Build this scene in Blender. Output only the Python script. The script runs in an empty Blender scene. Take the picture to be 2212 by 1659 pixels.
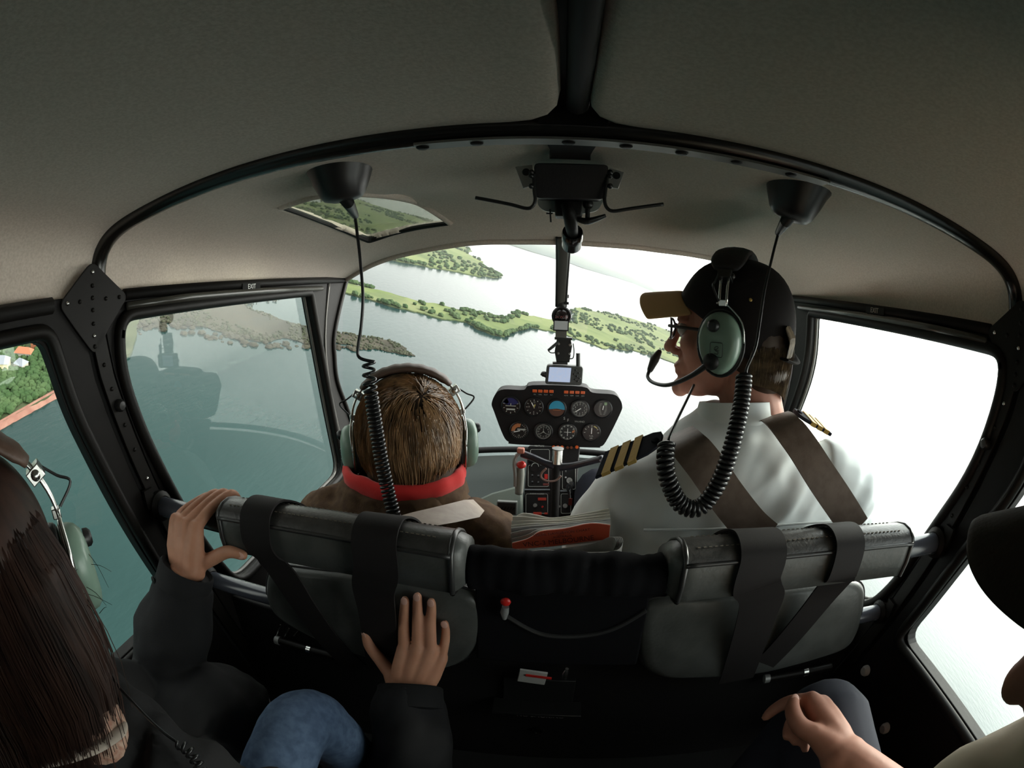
import bpy, bmesh, math, random
from math import pi, sin, cos, radians
from mathutils import Vector as V, Matrix, Quaternion, noise
random.seed(7)
S = bpy.context.scene
COL = S.collection
# ------------------------------------------------------------------ camera (wide fisheye, held between the rear passengers)
RIGHT = V((0.99523815, 0.09447897, 0.02397394)); FWD = V((-0.08765369, 0.97506908, -0.20385562)); UP = V((-0.04263632, 0.20078348, 0.97870738))
C0 = V((-.01, 0, 1.15))
cam = bpy.data.cameras.new('camera'); camo = bpy.data.objects.new('camera', cam); COL.objects.link(camo)
cam.type = 'PANO'
try: cam.cycles.panorama_type = 'FISHEYE_EQUISOLID'; cam.cycles.fisheye_lens = 2.77; cam.cycles.fisheye_fov = radians(180)
except Exception: cam.panorama_type = 'FISHEYE_EQUISOLID'; cam.fisheye_lens = 2.77; cam.fisheye_fov = radians(180)
cam.sensor_width = 5.75; cam.sensor_fit = 'HORIZONTAL'; cam.clip_start = .01; cam.clip_end = 1e5
camo.matrix_world = Matrix(((RIGHT.x, UP.x, -FWD.x, C0.x), (RIGHT.y, UP.y, -FWD.y, C0.y), (RIGHT.z, UP.z, -FWD.z, C0.z), (0, 0, 0, 1)))
S.camera = camo
# ------------------------------------------------------------------ sky, sun, exposure
NN = V((0.32304614, -0.08047423, 0.94295551)).normalized()      # true up: the aircraft is banked
E1 = (V((0, 1, 0)) - NN * NN.y).normalized(); E2 = E1.cross(NN)  # level directions: ahead, right
def level(az, el): a, e = radians(az), radians(el); return (E1 * cos(a) + E2 * sin(a)) * cos(e) + NN * sin(e)
SUN = level(62, 36)
S.view_settings.view_transform = 'Standard'; S.view_settings.look = 'None'; S.view_settings.gamma = 1; S.view_settings.use_curve_mapping = False
S.view_settings.exposure = 0.68
S.cycles.use_denoising = True; S.cycles.max_bounces = 8; S.cycles.transparent_max_bounces = 16; S.cycles.volume_bounces = 0
S.cycles.sample_clamp_indirect = 6; S.cycles.caustics_reflective = False; S.cycles.caustics_refractive = False
W = bpy.data.worlds.new('sky'); S.world = W; W.use_nodes = True
nt = W.node_tree; nt.nodes.clear()
def wn(t, **k):
    n = nt.nodes.new(t)
    for a, b in k.items(): setattr(n, a, b)
    return n
def dotn(vec, src):
    n = wn('ShaderNodeVectorMath', operation='DOT_PRODUCT'); n.inputs[1].default_value = vec; nt.links.new(src, n.inputs[0]); return n.outputs['Value']
g = wn('ShaderNodeTexCoord').outputs['Generated']
rh = wn('ShaderNodeValToRGB'); nt.links.new(dotn(NN, g), rh.inputs[0])
SKY_RAMP = [(0, (1.0, .97, .91)), (.12, (.98, .95, .90)), (.45, (.84, .84, .82)), (1, (.70, .72, .73))]
el = rh.color_ramp.elements
while len(el) < len(SKY_RAMP): el.new(.5)
for e, (p, c) in zip(el, SKY_RAMP): e.position = p; e.color = (*c, 1)
rs = wn('ShaderNodeMapRange', interpolation_type='SMOOTHSTEP'); nt.links.new(dotn(SUN, g), rs.inputs['Value'])
rs.inputs['From Min'].default_value = .1; rs.inputs['From Max'].default_value = 1.0; rs.inputs['To Min'].default_value = 1.0; rs.inputs['To Max'].default_value = 3.6
mu = wn('ShaderNodeMath', operation='MULTIPLY'); nt.links.new(rs.outputs[0], mu.inputs[0]); mu.inputs[1].default_value = 1.22
bg = wn('ShaderNodeBackground'); nt.links.new(rh.outputs[0], bg.inputs[0]); nt.links.new(mu.outputs[0], bg.inputs[1])
nt.links.new(bg.outputs[0], wn('ShaderNodeOutputWorld').inputs[0])
sl = bpy.data.lights.new('sun', 'SUN'); sl.energy = 2.2; sl.angle = radians(12); sl.color = (1, .93, .82)
so = bpy.data.objects.new('sun', sl); COL.objects.link(so); so.rotation_euler = SUN.to_track_quat('Z', 'Y').to_euler(); so.location = (3, 2, 5)
# ------------------------------------------------------------------ helpers
FPX = 2212 * 2.77 / 5.75
def U(px, py):
    x = px - 1106; y = 829.5 - py; r = math.hypot(x, y) or 1e-9; t = 2 * math.asin(r / (2 * FPX)); s = sin(t) / r
    return RIGHT * (x * s) + UP * (y * s) + FWD * cos(t)
def at(px, py, x=None, y=None, z=None, d=None, p=None):
    u = U(px, py)
    if p is not None: t = (V(p[0]) - C0).dot(V(p[1])) / u.dot(V(p[1]))
    elif y is not None: t = y / u.y
    elif x is not None: t = (x - C0.x) / u.x
    elif z is not None: t = (z - C0.z) / u.z
    else: t = d
    return C0 + u * t
def lerp(a, b, t): return a + (b - a) * t
def crom(P, n=8, closed=False):
    P = [V(p) for p in P]; out = []; m = len(P)
    for i in range(m if closed else m - 1):
        a, b, c, d = (P[(i + k) % m] if closed else P[min(max(i + k, 0), m - 1)] for k in (-1, 0, 1, 2))
        for k in range(n):
            t = k / n
            out.append(.5 * ((2 * b) + (c - a) * t + (2 * a - 5 * b + 4 * c - d) * t * t + (3 * b - a - 3 * c + d) * t ** 3))
    if not closed: out.append(P[-1])
    return out
def rnd(P, r, n=5):
    """closed polygon with rounded corners (r: one radius or a list)"""
    P = [V(p) for p in P]; m = len(P); out = []
    for i in range(m):
        a, b, c = P[i - 1], P[i], P[(i + 1) % m]; q = r[i] if isinstance(r, (list, tuple)) else r
        ra = min(q, (a - b).length * .48); rc = min(q, (c - b).length * .48)
        A = b + (a - b).normalized() * ra if ra > 0 else b; Cc = b + (c - b).normalized() * rc if rc > 0 else b
        if q <= 0: out.append(b); continue
        for k in range(n + 1):
            t = k / n; out.append(A * (1 - t) ** 2 + b * 2 * t * (1 - t) + Cc * t * t)
    return out
def wloc(o):
    p = V((0, 0, 0))
    while o is not None: p = p + o.location; o = o.parent
    return p
class MB:
    def __init__(s): s.v = []; s.f = []; s.mi = []; s.cur = 0
    def add(s, vs, fs):
        o = len(s.v); s.v += [V(v) for v in vs]; s.f += [tuple(i + o for i in f) for f in fs]; s.mi += [s.cur] * len(fs); return s
    def box(s, c, d, R=None):
        c = V(c); R = R or Matrix.Identity(3); h = [V((x * d[0] / 2, y * d[1] / 2, z * d[2] / 2)) for x in (-1, 1) for y in (-1, 1) for z in (-1, 1)]
        return s.add([c + R @ p for p in h], [(0, 1, 3, 2), (4, 6, 7, 5), (0, 4, 5, 1), (2, 3, 7, 6), (0, 2, 6, 4), (1, 5, 7, 3)])
    def loft(s, rings, cap=True, closed=True):
        n = len(rings[0]); vs = [p for r in rings for p in r]; fs = []
        for i in range(len(rings) - 1):
            for j in range(n if closed else n - 1):
                k = (j + 1) % n; fs.append((i * n + j, i * n + k, (i + 1) * n + k, (i + 1) * n + j))
        if cap and closed: fs.append(tuple(range(n))[::-1]); fs.append(tuple((len(rings) - 1) * n + j for j in range(n)))
        return s.add(vs, fs)
    def tube(s, P, r, seg=10, cap=True, flat=1.0, up=None, dome=False):
        """r: radius or list; flat squashes the section along the frame normal"""
        P = [V(p) for p in P]; m = len(P); R = list(r) if isinstance(r, (list, tuple)) else [r] * m
        if len(R) != m: R = [lerp(R[min(int(i / (m - 1) * (len(R) - 1)), len(R) - 2)], R[min(int(i / (m - 1) * (len(R) - 1)), len(R) - 2) + 1], (i / (m - 1) * (len(R) - 1)) - min(int(i / (m - 1) * (len(R) - 1)), len(R) - 2)) for i in range(m)]
        if dome:
            a = (P[0] - P[1]).normalized(); b = (P[-1] - P[-2]).normalized(); r0, r1 = R[0], R[-1]
            P = [P[0] + a * r0 * .95, P[0] + a * r0 * .7] + P + [P[-1] + b * r1 * .7, P[-1] + b * r1 * .95]; R = [r0 * .3, r0 * .72] + R + [r1 * .72, r1 * .3]; m += 4
        T = [(P[min(i + 1, m - 1)] - P[max(i - 1, 0)]).normalized() for i in range(m)]
        N = V(up) if up else (V((0, 0, 1)) if abs(T[0].z) < .9 else V((1, 0, 0)))
        rings = []
        for i in range(m):
            N = (N - T[i] * N.dot(T[i]))
            N = N.normalized() if N.length > 1e-6 else T[i].orthogonal().normalized(); B = T[i].cross(N)
            rings.append([P[i] + (N * sin(2 * pi * k / seg) * flat + B * cos(2 * pi * k / seg)) * R[i] for k in range(seg)])
        return s.loft(rings, cap)
    def strap(s, P, w, side, t=.0025):
        """flat webbing through points P; side: width direction(s)"""
        P = [V(p) for p in P]; m = len(P); rings = []
        for i in range(m):
            T = (P[min(i + 1, m - 1)] - P[max(i - 1, 0)]).normalized(); a = side[i] if isinstance(side, list) else side
            a = V(a); a = (a - T * a.dot(T)).normalized(); b = T.cross(a) * t; a = a * ((w[i] if isinstance(w, list) else w) / 2)
            rings.append([P[i] - a - b, P[i] + a - b, P[i] + a + b, P[i] - a + b])
        return s.loft(rings)
    def ell(s, c, r, R=None, nu=16, nv=10):
        c = V(c); r = (r, r, r) if isinstance(r, (int, float)) else r; R = R or Matrix.Identity(3)
        vs = [c + R @ V((0, 0, r[2]))]
        for i in range(1, nv):
            a = pi * i / nv
            for j in range(nu): b = 2 * pi * j / nu; vs.append(c + R @ V((r[0] * sin(a) * cos(b), r[1] * sin(a) * sin(b), r[2] * cos(a))))
        vs.append(c + R @ V((0, 0, -r[2]))); fs = []
        for j in range(nu): fs.append((0, 1 + j, 1 + (j + 1) % nu))
        for i in range(nv - 2):
            for j in range(nu): a = 1 + i * nu; k = (j + 1) % nu; fs.append((a + j, a + nu + j, a + nu + k, a + k))
        e = len(vs) - 1; a = 1 + (nv - 2) * nu
        for j in range(nu): fs.append((e, a + (j + 1) % nu, a + j))
        return s.add(vs, fs)
    def lathe(s, c, ax, prof, n=24):
        """prof: (radius, height along ax)"""
        c = V(c); ax = V(ax).normalized(); a = ax.orthogonal().normalized(); b = ax.cross(a)
        return s.loft([[c + ax * h + (a * cos(2 * pi * k / n) + b * sin(2 * pi * k / n)) * max(r, 1e-5) for k in range(n)] for r, h in prof])
    def prism(s, poly, vec):
        poly = [V(p) for p in poly]; return s.loft([poly, [p + V(vec) for p in poly]])
    def plate(s, outer, holes, vec):
        """flat polygon with holes, given thickness"""
        bm = bmesh.new()
        for lp in [outer] + list(holes):
            vv = [bm.verts.new(p) for p in lp]
            for i in range(len(vv)): bm.edges.new((vv[i], vv[(i + 1) % len(vv)]))
        bmesh.ops.triangle_fill(bm, edges=bm.edges[:], use_beauty=True, normal=V(vec).normalized())
        ret = bmesh.ops.extrude_face_region(bm, geom=bm.faces[:])
        bmesh.ops.translate(bm, verts=[e for e in ret['geom'] if isinstance(e, bmesh.types.BMVert)], vec=V(vec))
        bmesh.ops.recalc_face_normals(bm, faces=bm.faces[:]); bm.verts.index_update()
        s.add([v.co.copy() for v in bm.verts], [tuple(v.index for v in f.verts) for f in bm.faces]); bm.free(); return s
    def build(s, name, mats, parent=None, smooth=None, bevel=0, subsurf=0, solid=0, remesh=0, relax=0, loc=None, off=-1):
        me = bpy.data.meshes.new(name); mats = mats if isinstance(mats, (list, tuple)) else [mats]
        o0 = V(loc) if loc is not None else V((0, 0, 0))
        me.from_pydata([v - o0 for v in s.v], [], s.f)
        bm = bmesh.new(); bm.from_mesh(me); bmesh.ops.recalc_face_normals(bm, faces=bm.faces[:]); bm.to_mesh(me); bm.free()
        for m in mats: me.materials.append(m)
        if max(s.mi, default=0): me.polygons.foreach_set('material_index', s.mi)
        o = bpy.data.objects.new(name, me); COL.objects.link(o)
        if loc is not None: o.location = o0
        if parent is not None:
            o.parent = parent
            o.location = o.location - wloc(parent)
        if remesh:
            q = o.modifiers.new('r', 'REMESH'); q.mode = 'VOXEL'; q.voxel_size = remesh; q.use_smooth_shade = True
            if relax: q = o.modifiers.new('s', 'SMOOTH'); q.factor = .5; q.iterations = relax
        if solid: q = o.modifiers.new('t', 'SOLIDIFY'); q.thickness = solid; q.offset = off
        if bevel: q = o.modifiers.new('b', 'BEVEL'); q.width = bevel; q.segments = 2; q.limit_method = 'ANGLE'; q.angle_limit = radians(35)
        if subsurf: q = o.modifiers.new('u', 'SUBSURF'); q.levels = q.render_levels = subsurf
        if smooth is None: smooth = 40
        if smooth and not remesh:
            me.polygons.foreach_set('use_smooth', [True] * len(me.polygons))
            if smooth < 180: me.set_sharp_from_angle(angle=radians(smooth))
        return o
def thing(o, label, cat, group=None):
    o['label'] = label; o['category'] = cat
    if group: o['group'] = group
    return o
def empty(name, loc, label=None, cat=None, group=None):
    o = bpy.data.objects.new(name, None); COL.objects.link(o); o.location = V(loc); o.empty_display_size = .05
    if label: thing(o, label, cat, group)
    return o
def struct(o): o['kind'] = 'structure'; return o
def stuff(o, label, cat): o['kind'] = 'stuff'; return thing(o, label, cat)
def sub(mb, name, m, parent, **k): return mb.build(name, m, parent, **k)
# ------------------------------------------------------------------ materials
MATS = {}
def mat(name, col, rough=.6, metal=0., bump=0., scale=200., col2=None, cscale=None, spec=.5, sheen=0., coat=0., emit=None, estr=0., detail=3, stretch=None, lo=.35, hi=.65, sss=0):
    if name in MATS: return MATS[name]
    m = bpy.data.materials.new(name); m.use_nodes = True; t = m.node_tree; b = t.nodes['Principled BSDF']; MATS[name] = m
    b.inputs['Base Color'].default_value = (*col, 1); b.inputs['Roughness'].default_value = rough; b.inputs['Metallic'].default_value = metal
    b.inputs['Specular IOR Level'].default_value = spec; b.inputs['Sheen Weight'].default_value = sheen; b.inputs['Coat Weight'].default_value = coat
    if sss: b.inputs['Subsurface Weight'].default_value = sss; b.inputs['Subsurface Radius'].default_value = (.012, .005, .003); b.inputs['Subsurface Scale'].default_value = .6
    if emit: b.inputs['Emission Color'].default_value = (*emit, 1); b.inputs['Emission Strength'].default_value = estr
    if bump or col2:
        tc = t.nodes.new('ShaderNodeTexCoord'); mp = t.nodes.new('ShaderNodeMapping'); t.links.new(tc.outputs['Object'], mp.inputs[0])
        if stretch: mp.inputs['Scale'].default_value = stretch
    if bump:
        n = t.nodes.new('ShaderNodeTexNoise'); n.inputs['Scale'].default_value = scale; n.inputs['Detail'].default_value = detail; t.links.new(mp.outputs[0], n.inputs['Vector'])
        u = t.nodes.new('ShaderNodeBump'); u.inputs['Strength'].default_value = bump; u.inputs['Distance'].default_value = .3 / scale; t.links.new(n.outputs[0], u.inputs['Height']); t.links.new(u.outputs[0], b.inputs['Normal'])
    if col2:
        n = t.nodes.new('ShaderNodeTexNoise'); n.inputs['Scale'].default_value = cscale or scale; n.inputs['Detail'].default_value = detail; t.links.new(mp.outputs[0], n.inputs['Vector'])
        r = t.nodes.new('ShaderNodeValToRGB'); r.color_ramp.elements[0].position = lo; r.color_ramp.elements[1].position = hi
        r.color_ramp.elements[0].color = (*col, 1); r.color_ramp.elements[1].color = (*col2, 1); t.links.new(n.outputs[0], r.inputs[0]); t.links.new(r.outputs[0], b.inputs['Base Color'])
    return m
def glass(name, tint, refl=1.0):
    m = bpy.data.materials.new(name); m.use_nodes = True; t = m.node_tree; t.nodes.clear()
    o = t.nodes.new('ShaderNodeOutputMaterial'); a = t.nodes.new('ShaderNodeBsdfTransparent'); a.inputs[0].default_value = (*tint, 1)
    gl = t.nodes.new('ShaderNodeBsdfGlossy'); gl.inputs['Roughness'].default_value = .02
    f = t.nodes.new('ShaderNodeLayerWeight'); f.inputs[0].default_value = .5
    pw = t.nodes.new('ShaderNodeMath'); pw.operation = 'POWER'; pw.inputs[1].default_value = 4; k = t.nodes.new('ShaderNodeMath'); k.operation = 'MULTIPLY_ADD'; k.inputs[1].default_value = .10; k.inputs[2].default_value = .018 * refl
    x = t.nodes.new('ShaderNodeMixShader'); t.links.new(f.outputs['Facing'], pw.inputs[0]); t.links.new(pw.outputs[0], k.inputs[0]); t.links.new(k.outputs[0], x.inputs[0]); t.links.new(a.outputs[0], x.inputs[1]); t.links.new(gl.outputs[0], x.inputs[2]); t.links.new(x.outputs[0], o.inputs[0])
    return m
M_fab = mat('headliner_fabric', (.62, .535, .46), .95, bump=.55, scale=420, col2=(.72, .63, .55), cscale=300, spec=.1, sheen=.1)
M_blk = mat('black_paint', (.006, .005, .0045), .55, bump=.05, scale=60, spec=.2)
M_blkm = mat('black_matte', (.009, .0085, .0085), .75, bump=.15, scale=150, spec=.2)
M_frame = mat('frame_paint', (.006, .005, .004), .5, spec=.2)
M_steel = mat('steel', (.62, .62, .60), .25, 1.0)
M_grey = mat('grey_metal', (.30, .30, .29), .45, .4)
M_rub = mat('rubber', (.012, .012, .012), .42, spec=.5)
M_tubep = mat('tube_paint', (.06, .065, .08), .22, spec=.8)
M_glass = glass('acrylic', (.945, .985, .968), 1.5)
M_tint = glass('tinted_acrylic', (.46, .49, .45), 1.5)
M_hoop = mat('hoop_paint', (.010, .009, .0075), .25, spec=.55)
M_rail = mat('rail_paint', (.045, .043, .036), .24, spec=.6)
M_white = mat('white_print', (.8, .8, .78), .6)
M_red = mat('red_plastic', (.55, .02, .015), .35)
def text(body, size, loc, R, m, name, parent, ext=.0002):
    """flat lettering; R: columns (right, up, out)"""
    c = bpy.data.curves.new(name, 'FONT'); c.body = body; c.size = size; c.align_x = 'CENTER'; c.align_y = 'CENTER'; c.extrude = ext; c.materials.append(m)
    q = bpy.data.objects.new(name, c); me = bpy.data.meshes.new_from_object(q); bpy.data.objects.remove(q); bpy.data.curves.remove(c)
    M4 = Matrix.Translation(V(loc)) @ R.to_4x4(); me.transform(M4)
    o = bpy.data.objects.new(name, me); COL.objects.link(o); o.parent = parent
    if parent is not None: o.location = -wloc(parent)
    return o
def basis(r, u): r = V(r).normalized(); n = r.cross(V(u)).normalized(); u = n.cross(r); return Matrix(((r.x, u.x, n.x), (r.y, u.y, n.y), (r.z, u.z, n.z)))
# ================================================================== OUTSIDE: bay, islands, far coast
ALT = 150.
PO = C0 - NN * ALT
def sea(px, py, hgt=0):
    u = U(px, py); q = u.dot(NN); t = -(ALT - hgt) / min(q, -.004); return C0 + u * t
def lv(p): q = V(p) - PO; return V((q.dot(E2), q.dot(E1), q.dot(NN)))     # level coordinates: right, ahead, height
RW = Matrix(((E2.x, E1.x, NN.x), (E2.y, E1.y, NN.y), (E2.z, E1.z, NN.z)))
def outside(o): o.location = PO; o.rotation_euler = RW.to_euler(); return o
mw = bpy.data.materials.new('sea_water'); mw.use_nodes = True; t = mw.node_tree; b = t.nodes['Principled BSDF']
b.inputs['Roughness'].default_value = .16; b.inputs['IOR'].default_value = 1.33
tc = t.nodes.new('ShaderNodeTexCoord')
def nz(sc, det, stretch):
    mp = t.nodes.new('ShaderNodeMapping'); mp.inputs['Scale'].default_value = stretch; mp.inputs['Rotation'].default_value = (0, 0, .5); t.links.new(tc.outputs['Object'], mp.inputs[0])
    n = t.nodes.new('ShaderNodeTexNoise'); n.inputs['Scale'].default_value = sc; n.inputs['Detail'].default_value = det; t.links.new(mp.outputs[0], n.inputs['Vector']); return n.outputs[0]
bu = t.nodes.new('ShaderNodeBump'); bu.inputs['Strength'].default_value = .5; bu.inputs['Distance'].default_value = .5; t.links.new(nz(.22, 3, (1, .35, 1)), bu.inputs['Height']); t.links.new(bu.outputs[0], b.inputs['Normal'])
cr = t.nodes.new('ShaderNodeValToRGB'); cr.color_ramp.elements[0].position = .35; cr.color_ramp.elements[1].position = .7
cr.color_ramp.elements[0].color = (.008, .026, .0245, 1); cr.color_ramp.elements[1].color = (.011, .034, .032, 1); t.links.new(nz(.006, 3, (1, 1, 1)), cr.inputs[0]); t.links.new(cr.outputs[0], b.inputs['Base Color'])
w = MB(); w.loft([[V((r * cos(2 * pi * k / 96), r * sin(2 * pi * k / 96), 0)) for k in range(96)] for r in (1, 400, 3000, 40000)], cap=False); w.f.append(tuple(range(96))); w.mi.append(0)
water = outside(w.build('water', mw, smooth=0)); struct(water)
def landmat(name, cols, cs, fine, tint):
    m = bpy.data.materials.new(name); m.use_nodes = True; t = m.node_tree; b = t.nodes['Principled BSDF']; b.inputs['Roughness'].default_value = .95; b.inputs['Specular IOR Level'].default_value = .1
    tc = t.nodes.new('ShaderNodeTexCoord')
    v = t.nodes.new('ShaderNodeTexVoronoi'); v.inputs['Scale'].default_value = cs; t.links.new(tc.outputs['Object'], v.inputs['Vector'])
    n = t.nodes.new('ShaderNodeTexNoise'); n.inputs['Scale'].default_value = fine; n.inputs['Detail'].default_value = 5; t.links.new(tc.outputs['Object'], n.inputs['Vector'])
    sp = t.nodes.new('ShaderNodeSeparateColor'); t.links.new(v.outputs['Color'], sp.inputs[0])
    mx = t.nodes.new('ShaderNodeMath'); mx.operation = 'MULTIPLY_ADD'; mx.inputs[1].default_value = .55; t.links.new(sp.outputs[0], mx.inputs[0]); q = t.nodes.new('ShaderNodeMath'); q.operation = 'MULTIPLY'; q.inputs[1].default_value = .5; t.links.new(n.outputs[0], q.inputs[0]); t.links.new(q.outputs[0], mx.inputs[2])
    r = t.nodes.new('ShaderNodeValToRGB'); el = r.color_ramp.elements
    while len(el) < len(cols): el.new(.5)
    for i, c in enumerate(cols): el[i].position = .12 + .76 * i / (len(cols) - 1); el[i].color = (*c, 1)
    t.links.new(mx.outputs[0], r.inputs[0]); t.links.new(r.outputs[0], b.inputs['Base Color']); return m
M_field = landmat('green_fields', [(.06, .085, .035), (.11, .14, .05), (.15, .175, .07), (.095, .12, .05), (.17, .18, .085)], .011, .02, 0)
M_reef = landmat('rocky_flat', [(.028, .028, .022), (.045, .041, .030), (.060, .054, .040), (.036, .037, .029)], .03, .05, 0)
M_wood = landmat('wooded_shore', [(.022, .03, .014), (.04, .05, .022), (.06, .068, .035), (.03, .04, .018)], .06, .12, 0)
M_far = landmat('far_coast', [(.05, .075, .06), (.07, .095, .065), (.06, .085, .075), (.10, .115, .08)], .0012, .003, 0)
M_tree = mat('tree_leaves', (.028, .055, .020), .95, col2=(.055, .085, .035), cscale=.06, spec=.1)
M_scrub = mat('scrub', (.035, .042, .025), .95, col2=(.06, .06, .04), cscale=.08, spec=.1)
M_beach = mat('red_beach', (.16, .062, .045), .9, col2=(.22, .11, .08), cscale=.15)
def rough_line(P, amp, it=3, closed=True):
    P = [V((p.x, p.y, 0)) for p in P]
    for _ in range(it):
        Q = []; m = len(P)
        for i in range(m if closed else m - 1):
            a, b = P[i], P[(i + 1) % m]; d = b - a; n = V((-d.y, d.x, 0)); Q += [a, (a + b) / 2 + n * random.uniform(-amp, amp)]
        if not closed: Q.append(P[-1])
        P = Q
    return P
def inside(p, P):
    c = False; j = len(P) - 1
    for i in range(len(P)):
        if (P[i].y > p.y) != (P[j].y > p.y) and p.x < (P[j].x - P[i].x) * (p.y - P[i].y) / (P[j].y - P[i].y) + P[i].x: c = not c
        j = i
    return c
def blobs(pts, rmin, rmax, sq=.75):
    m = MB(); ph = (1 + 5 ** .5) / 2
    iv = [V(p).normalized() for p in ((-1, ph, 0), (1, ph, 0), (-1, -ph, 0), (1, -ph, 0), (0, -1, ph), (0, 1, ph), (0, -1, -ph), (0, 1, -ph), (ph, 0, -1), (ph, 0, 1), (-ph, 0, -1), (-ph, 0, 1))]
    fi = [(0, 11, 5), (0, 5, 1), (0, 1, 7), (0, 7, 10), (0, 10, 11), (1, 5, 9), (5, 11, 4), (11, 10, 2), (10, 7, 6), (7, 1, 8), (3, 9, 4), (3, 4, 2), (3, 2, 6), (3, 6, 8), (3, 8, 9), (4, 9, 5), (2, 4, 11), (6, 2, 10), (8, 6, 7), (9, 8, 1)]
    for p in pts:
        r = random.uniform(rmin, rmax); m.add([V((p.x + q.x * r * random.uniform(.8, 1.2), p.y + q.y * r * random.uniform(.8, 1.2), p.z + r * sq * .6 + q.z * r * sq)) for q in iv], fi)
    return m
def land(name, pix, m, label, cat, hgt=1.5, amp=.16, it=3, base=None):
    P = rough_line([lv(sea(*p)) for p in pix], amp, it); o = MB()
    o.plate([V((p.x, p.y, hgt)) for p in P], [], (0, 0, -hgt - 1)); o = outside(o.build(name, m, smooth=0)); struct(o); thing(o, label, cat); return P
def woods(P, n, rmin, rmax, m, label, hgt=1.5, edge=0., clump=.004, thr=.0, name='trees'):
    xs = [p.x for p in P]; ys = [p.y for p in P]; pts = []; k = 0
    while len(pts) < n * (1 - edge) and k < n * 40:
        k += 1; p = V((random.uniform(min(xs), max(xs)), random.uniform(min(ys), max(ys)), hgt))
        if noise.noise(V((p.x * clump, p.y * clump, 3.3))) > thr and inside(p, P): pts.append(p)
    for i in range(int(n * edge)):
        j = random.randrange(len(P)); a, b = P[j], P[(j + 1) % len(P)]; q = a.lerp(b, random.random()); c = sum(P, V()) / len(P); q = q + (c - q).normalized() * random.uniform(0, 14)
        if noise.noise(V((q.x * clump, q.y * clump, 8.1))) > thr - .15: pts.append(V((q.x, q.y, hgt)))
    o = outside(blobs(pts, rmin, rmax).build(name, m, smooth=0)); stuff(o, label, 'trees'); return o
PB = land('island', [(640, 590), (752, 612), (800, 624), (860, 640), (930, 656), (1000, 672), (1050, 682), (1098, 686), (1110, 675), (1140, 683), (1200, 692), (1222, 697), (1246, 694), (1240, 671), (1262, 667), (1300, 675), (1350, 685), (1400, 700), (1450, 718), (1530, 745), (1620, 790), (1600, 820), (1500, 795), (1440, 779), (1400, 766), (1340, 755), (1300, 753), (1275, 742), (1250, 734), (1200, 718), (1140, 707), (1110, 715), (1090, 729), (1060, 723), (1030, 711), (1010, 698), (960, 691), (900, 675), (850, 664), (800, 648), (748, 634), (640, 612)], M_field, 'long green island seen through the windscreen behind the compass', 'island')
woods(PB, 1500, 2, 5.5, M_tree, 'dark trees along the shore of the long green island', edge=.5, thr=.12, clump=.009)
PA = land('headland', [(835, 560), (900, 572), (945, 581), (1000, 591), (1050, 597), (1083, 597), (1060, 585), (1035, 573), (1010, 548), (1000, 530), (985, 510), (950, 482), (850, 456), (775, 432), (690, 420), (560, 425), (480, 450), (560, 500), (700, 530)], M_field, 'green farmed headland at the top left of the windscreen', 'headland', hgt=2)
woods(PA, 1500, 3.5, 8, M_tree, 'dark tree belts on the green headland at the top left', edge=.3, thr=.1, clump=.005, hgt=2)
PR = land('rock_shelf', [(150, 640), (180, 690), (262, 702), (340, 697), (400, 704), (460, 714), (510, 724), (540, 735), (600, 733), (640, 736), (690, 746), (730, 742), (770, 748), (800, 756), (850, 762), (897, 770), (870, 748), (820, 733), (760, 723), (700, 716), (650, 703), (590, 683), (535, 667), (525, 656), (600, 641), (640, 612), (640, 590), (500, 575), (300, 590)], M_reef, 'brown tidal rock shelf tapering to a spit outside the front left door', 'reef', hgt=.6, amp=.22, it=4)
woods(PR, 2600, .7, 1.9, M_scrub, 'low dark scrub covering the tidal rock shelf', hgt=.3, edge=.25, thr=-.05, clump=.012, name='scrub')
rk = []
for _ in range(150):
    k = random.choice(((280, 715, 60, 18), (480, 728, 60, 12), (600, 745, 60, 10), (760, 752, 50, 7), (350, 706, 80, 7), (560, 728, 60, 8)))
    q = lv(sea(k[0] + random.gauss(0, k[2] * .6), k[1] + random.gauss(0, k[3] * .5))); rk.append(V((q.x, q.y, -.6)))
o = outside(blobs(rk, 1.5, 4.5, .5).build('rocks', M_reef, smooth=0)); stuff(o, 'scattered dark rocks awash beside the tidal shelf', 'rocks')
PF = land('far_land', [(1010, 500), (1075, 521), (1150, 545), (1220, 565), (1260, 580), (1330, 600), (1400, 622), (1440, 640), (1600, 708), (1600, 700), (1452, 632), (1350, 585), (1260, 556), (1100, 505)], M_far, 'pale hazy far coast below the horizon in the windscreen', 'coast', hgt=6, amp=.02, it=2)
hl = MB(); n = 60; A = [lv(sea(lerp(960, 1640, i / n), lerp(478, 708, i / n) + 22 * sin(pi * i / n) * 0 )) for i in range(n + 1)]
rows = []
for j, (s, h) in enumerate(((1.0, -2), (1.12, 25), (1.3, 60), (1.6, 40), (2.0, -2))):
    rows.append([V((V((a.x, a.y, 0)).normalized().x * 6500 * s, V((a.x, a.y, 0)).normalized().y * 6500 * s, h * (1 + .9 * noise.noise(V((i * .25, j * .9, 1)))) if h > 0 else h)) for i, a in enumerate(A)])
hl.loft(rows, closed=False, cap=False); o = outside(hl.build('hills', M_far, smooth=180)); struct(o); thing(o, 'pale blue green hills along the horizon', 'hills')
PS = land('shore', [(-60, 960), (0, 922), (60, 888), (130, 850), (200, 815), (280, 770), (300, 690), (200, 650), (60, 640), (-150, 660), (-300, 760)], M_wood, 'wooded shore with houses seen through the rear left window', 'shore', hgt=2.5, amp=.05)
bl = crom([lv(sea(*p)) for p in ((-60, 962), (0, 925), (60, 891), (130, 852), (200, 817))], 10); bp = MB()
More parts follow.
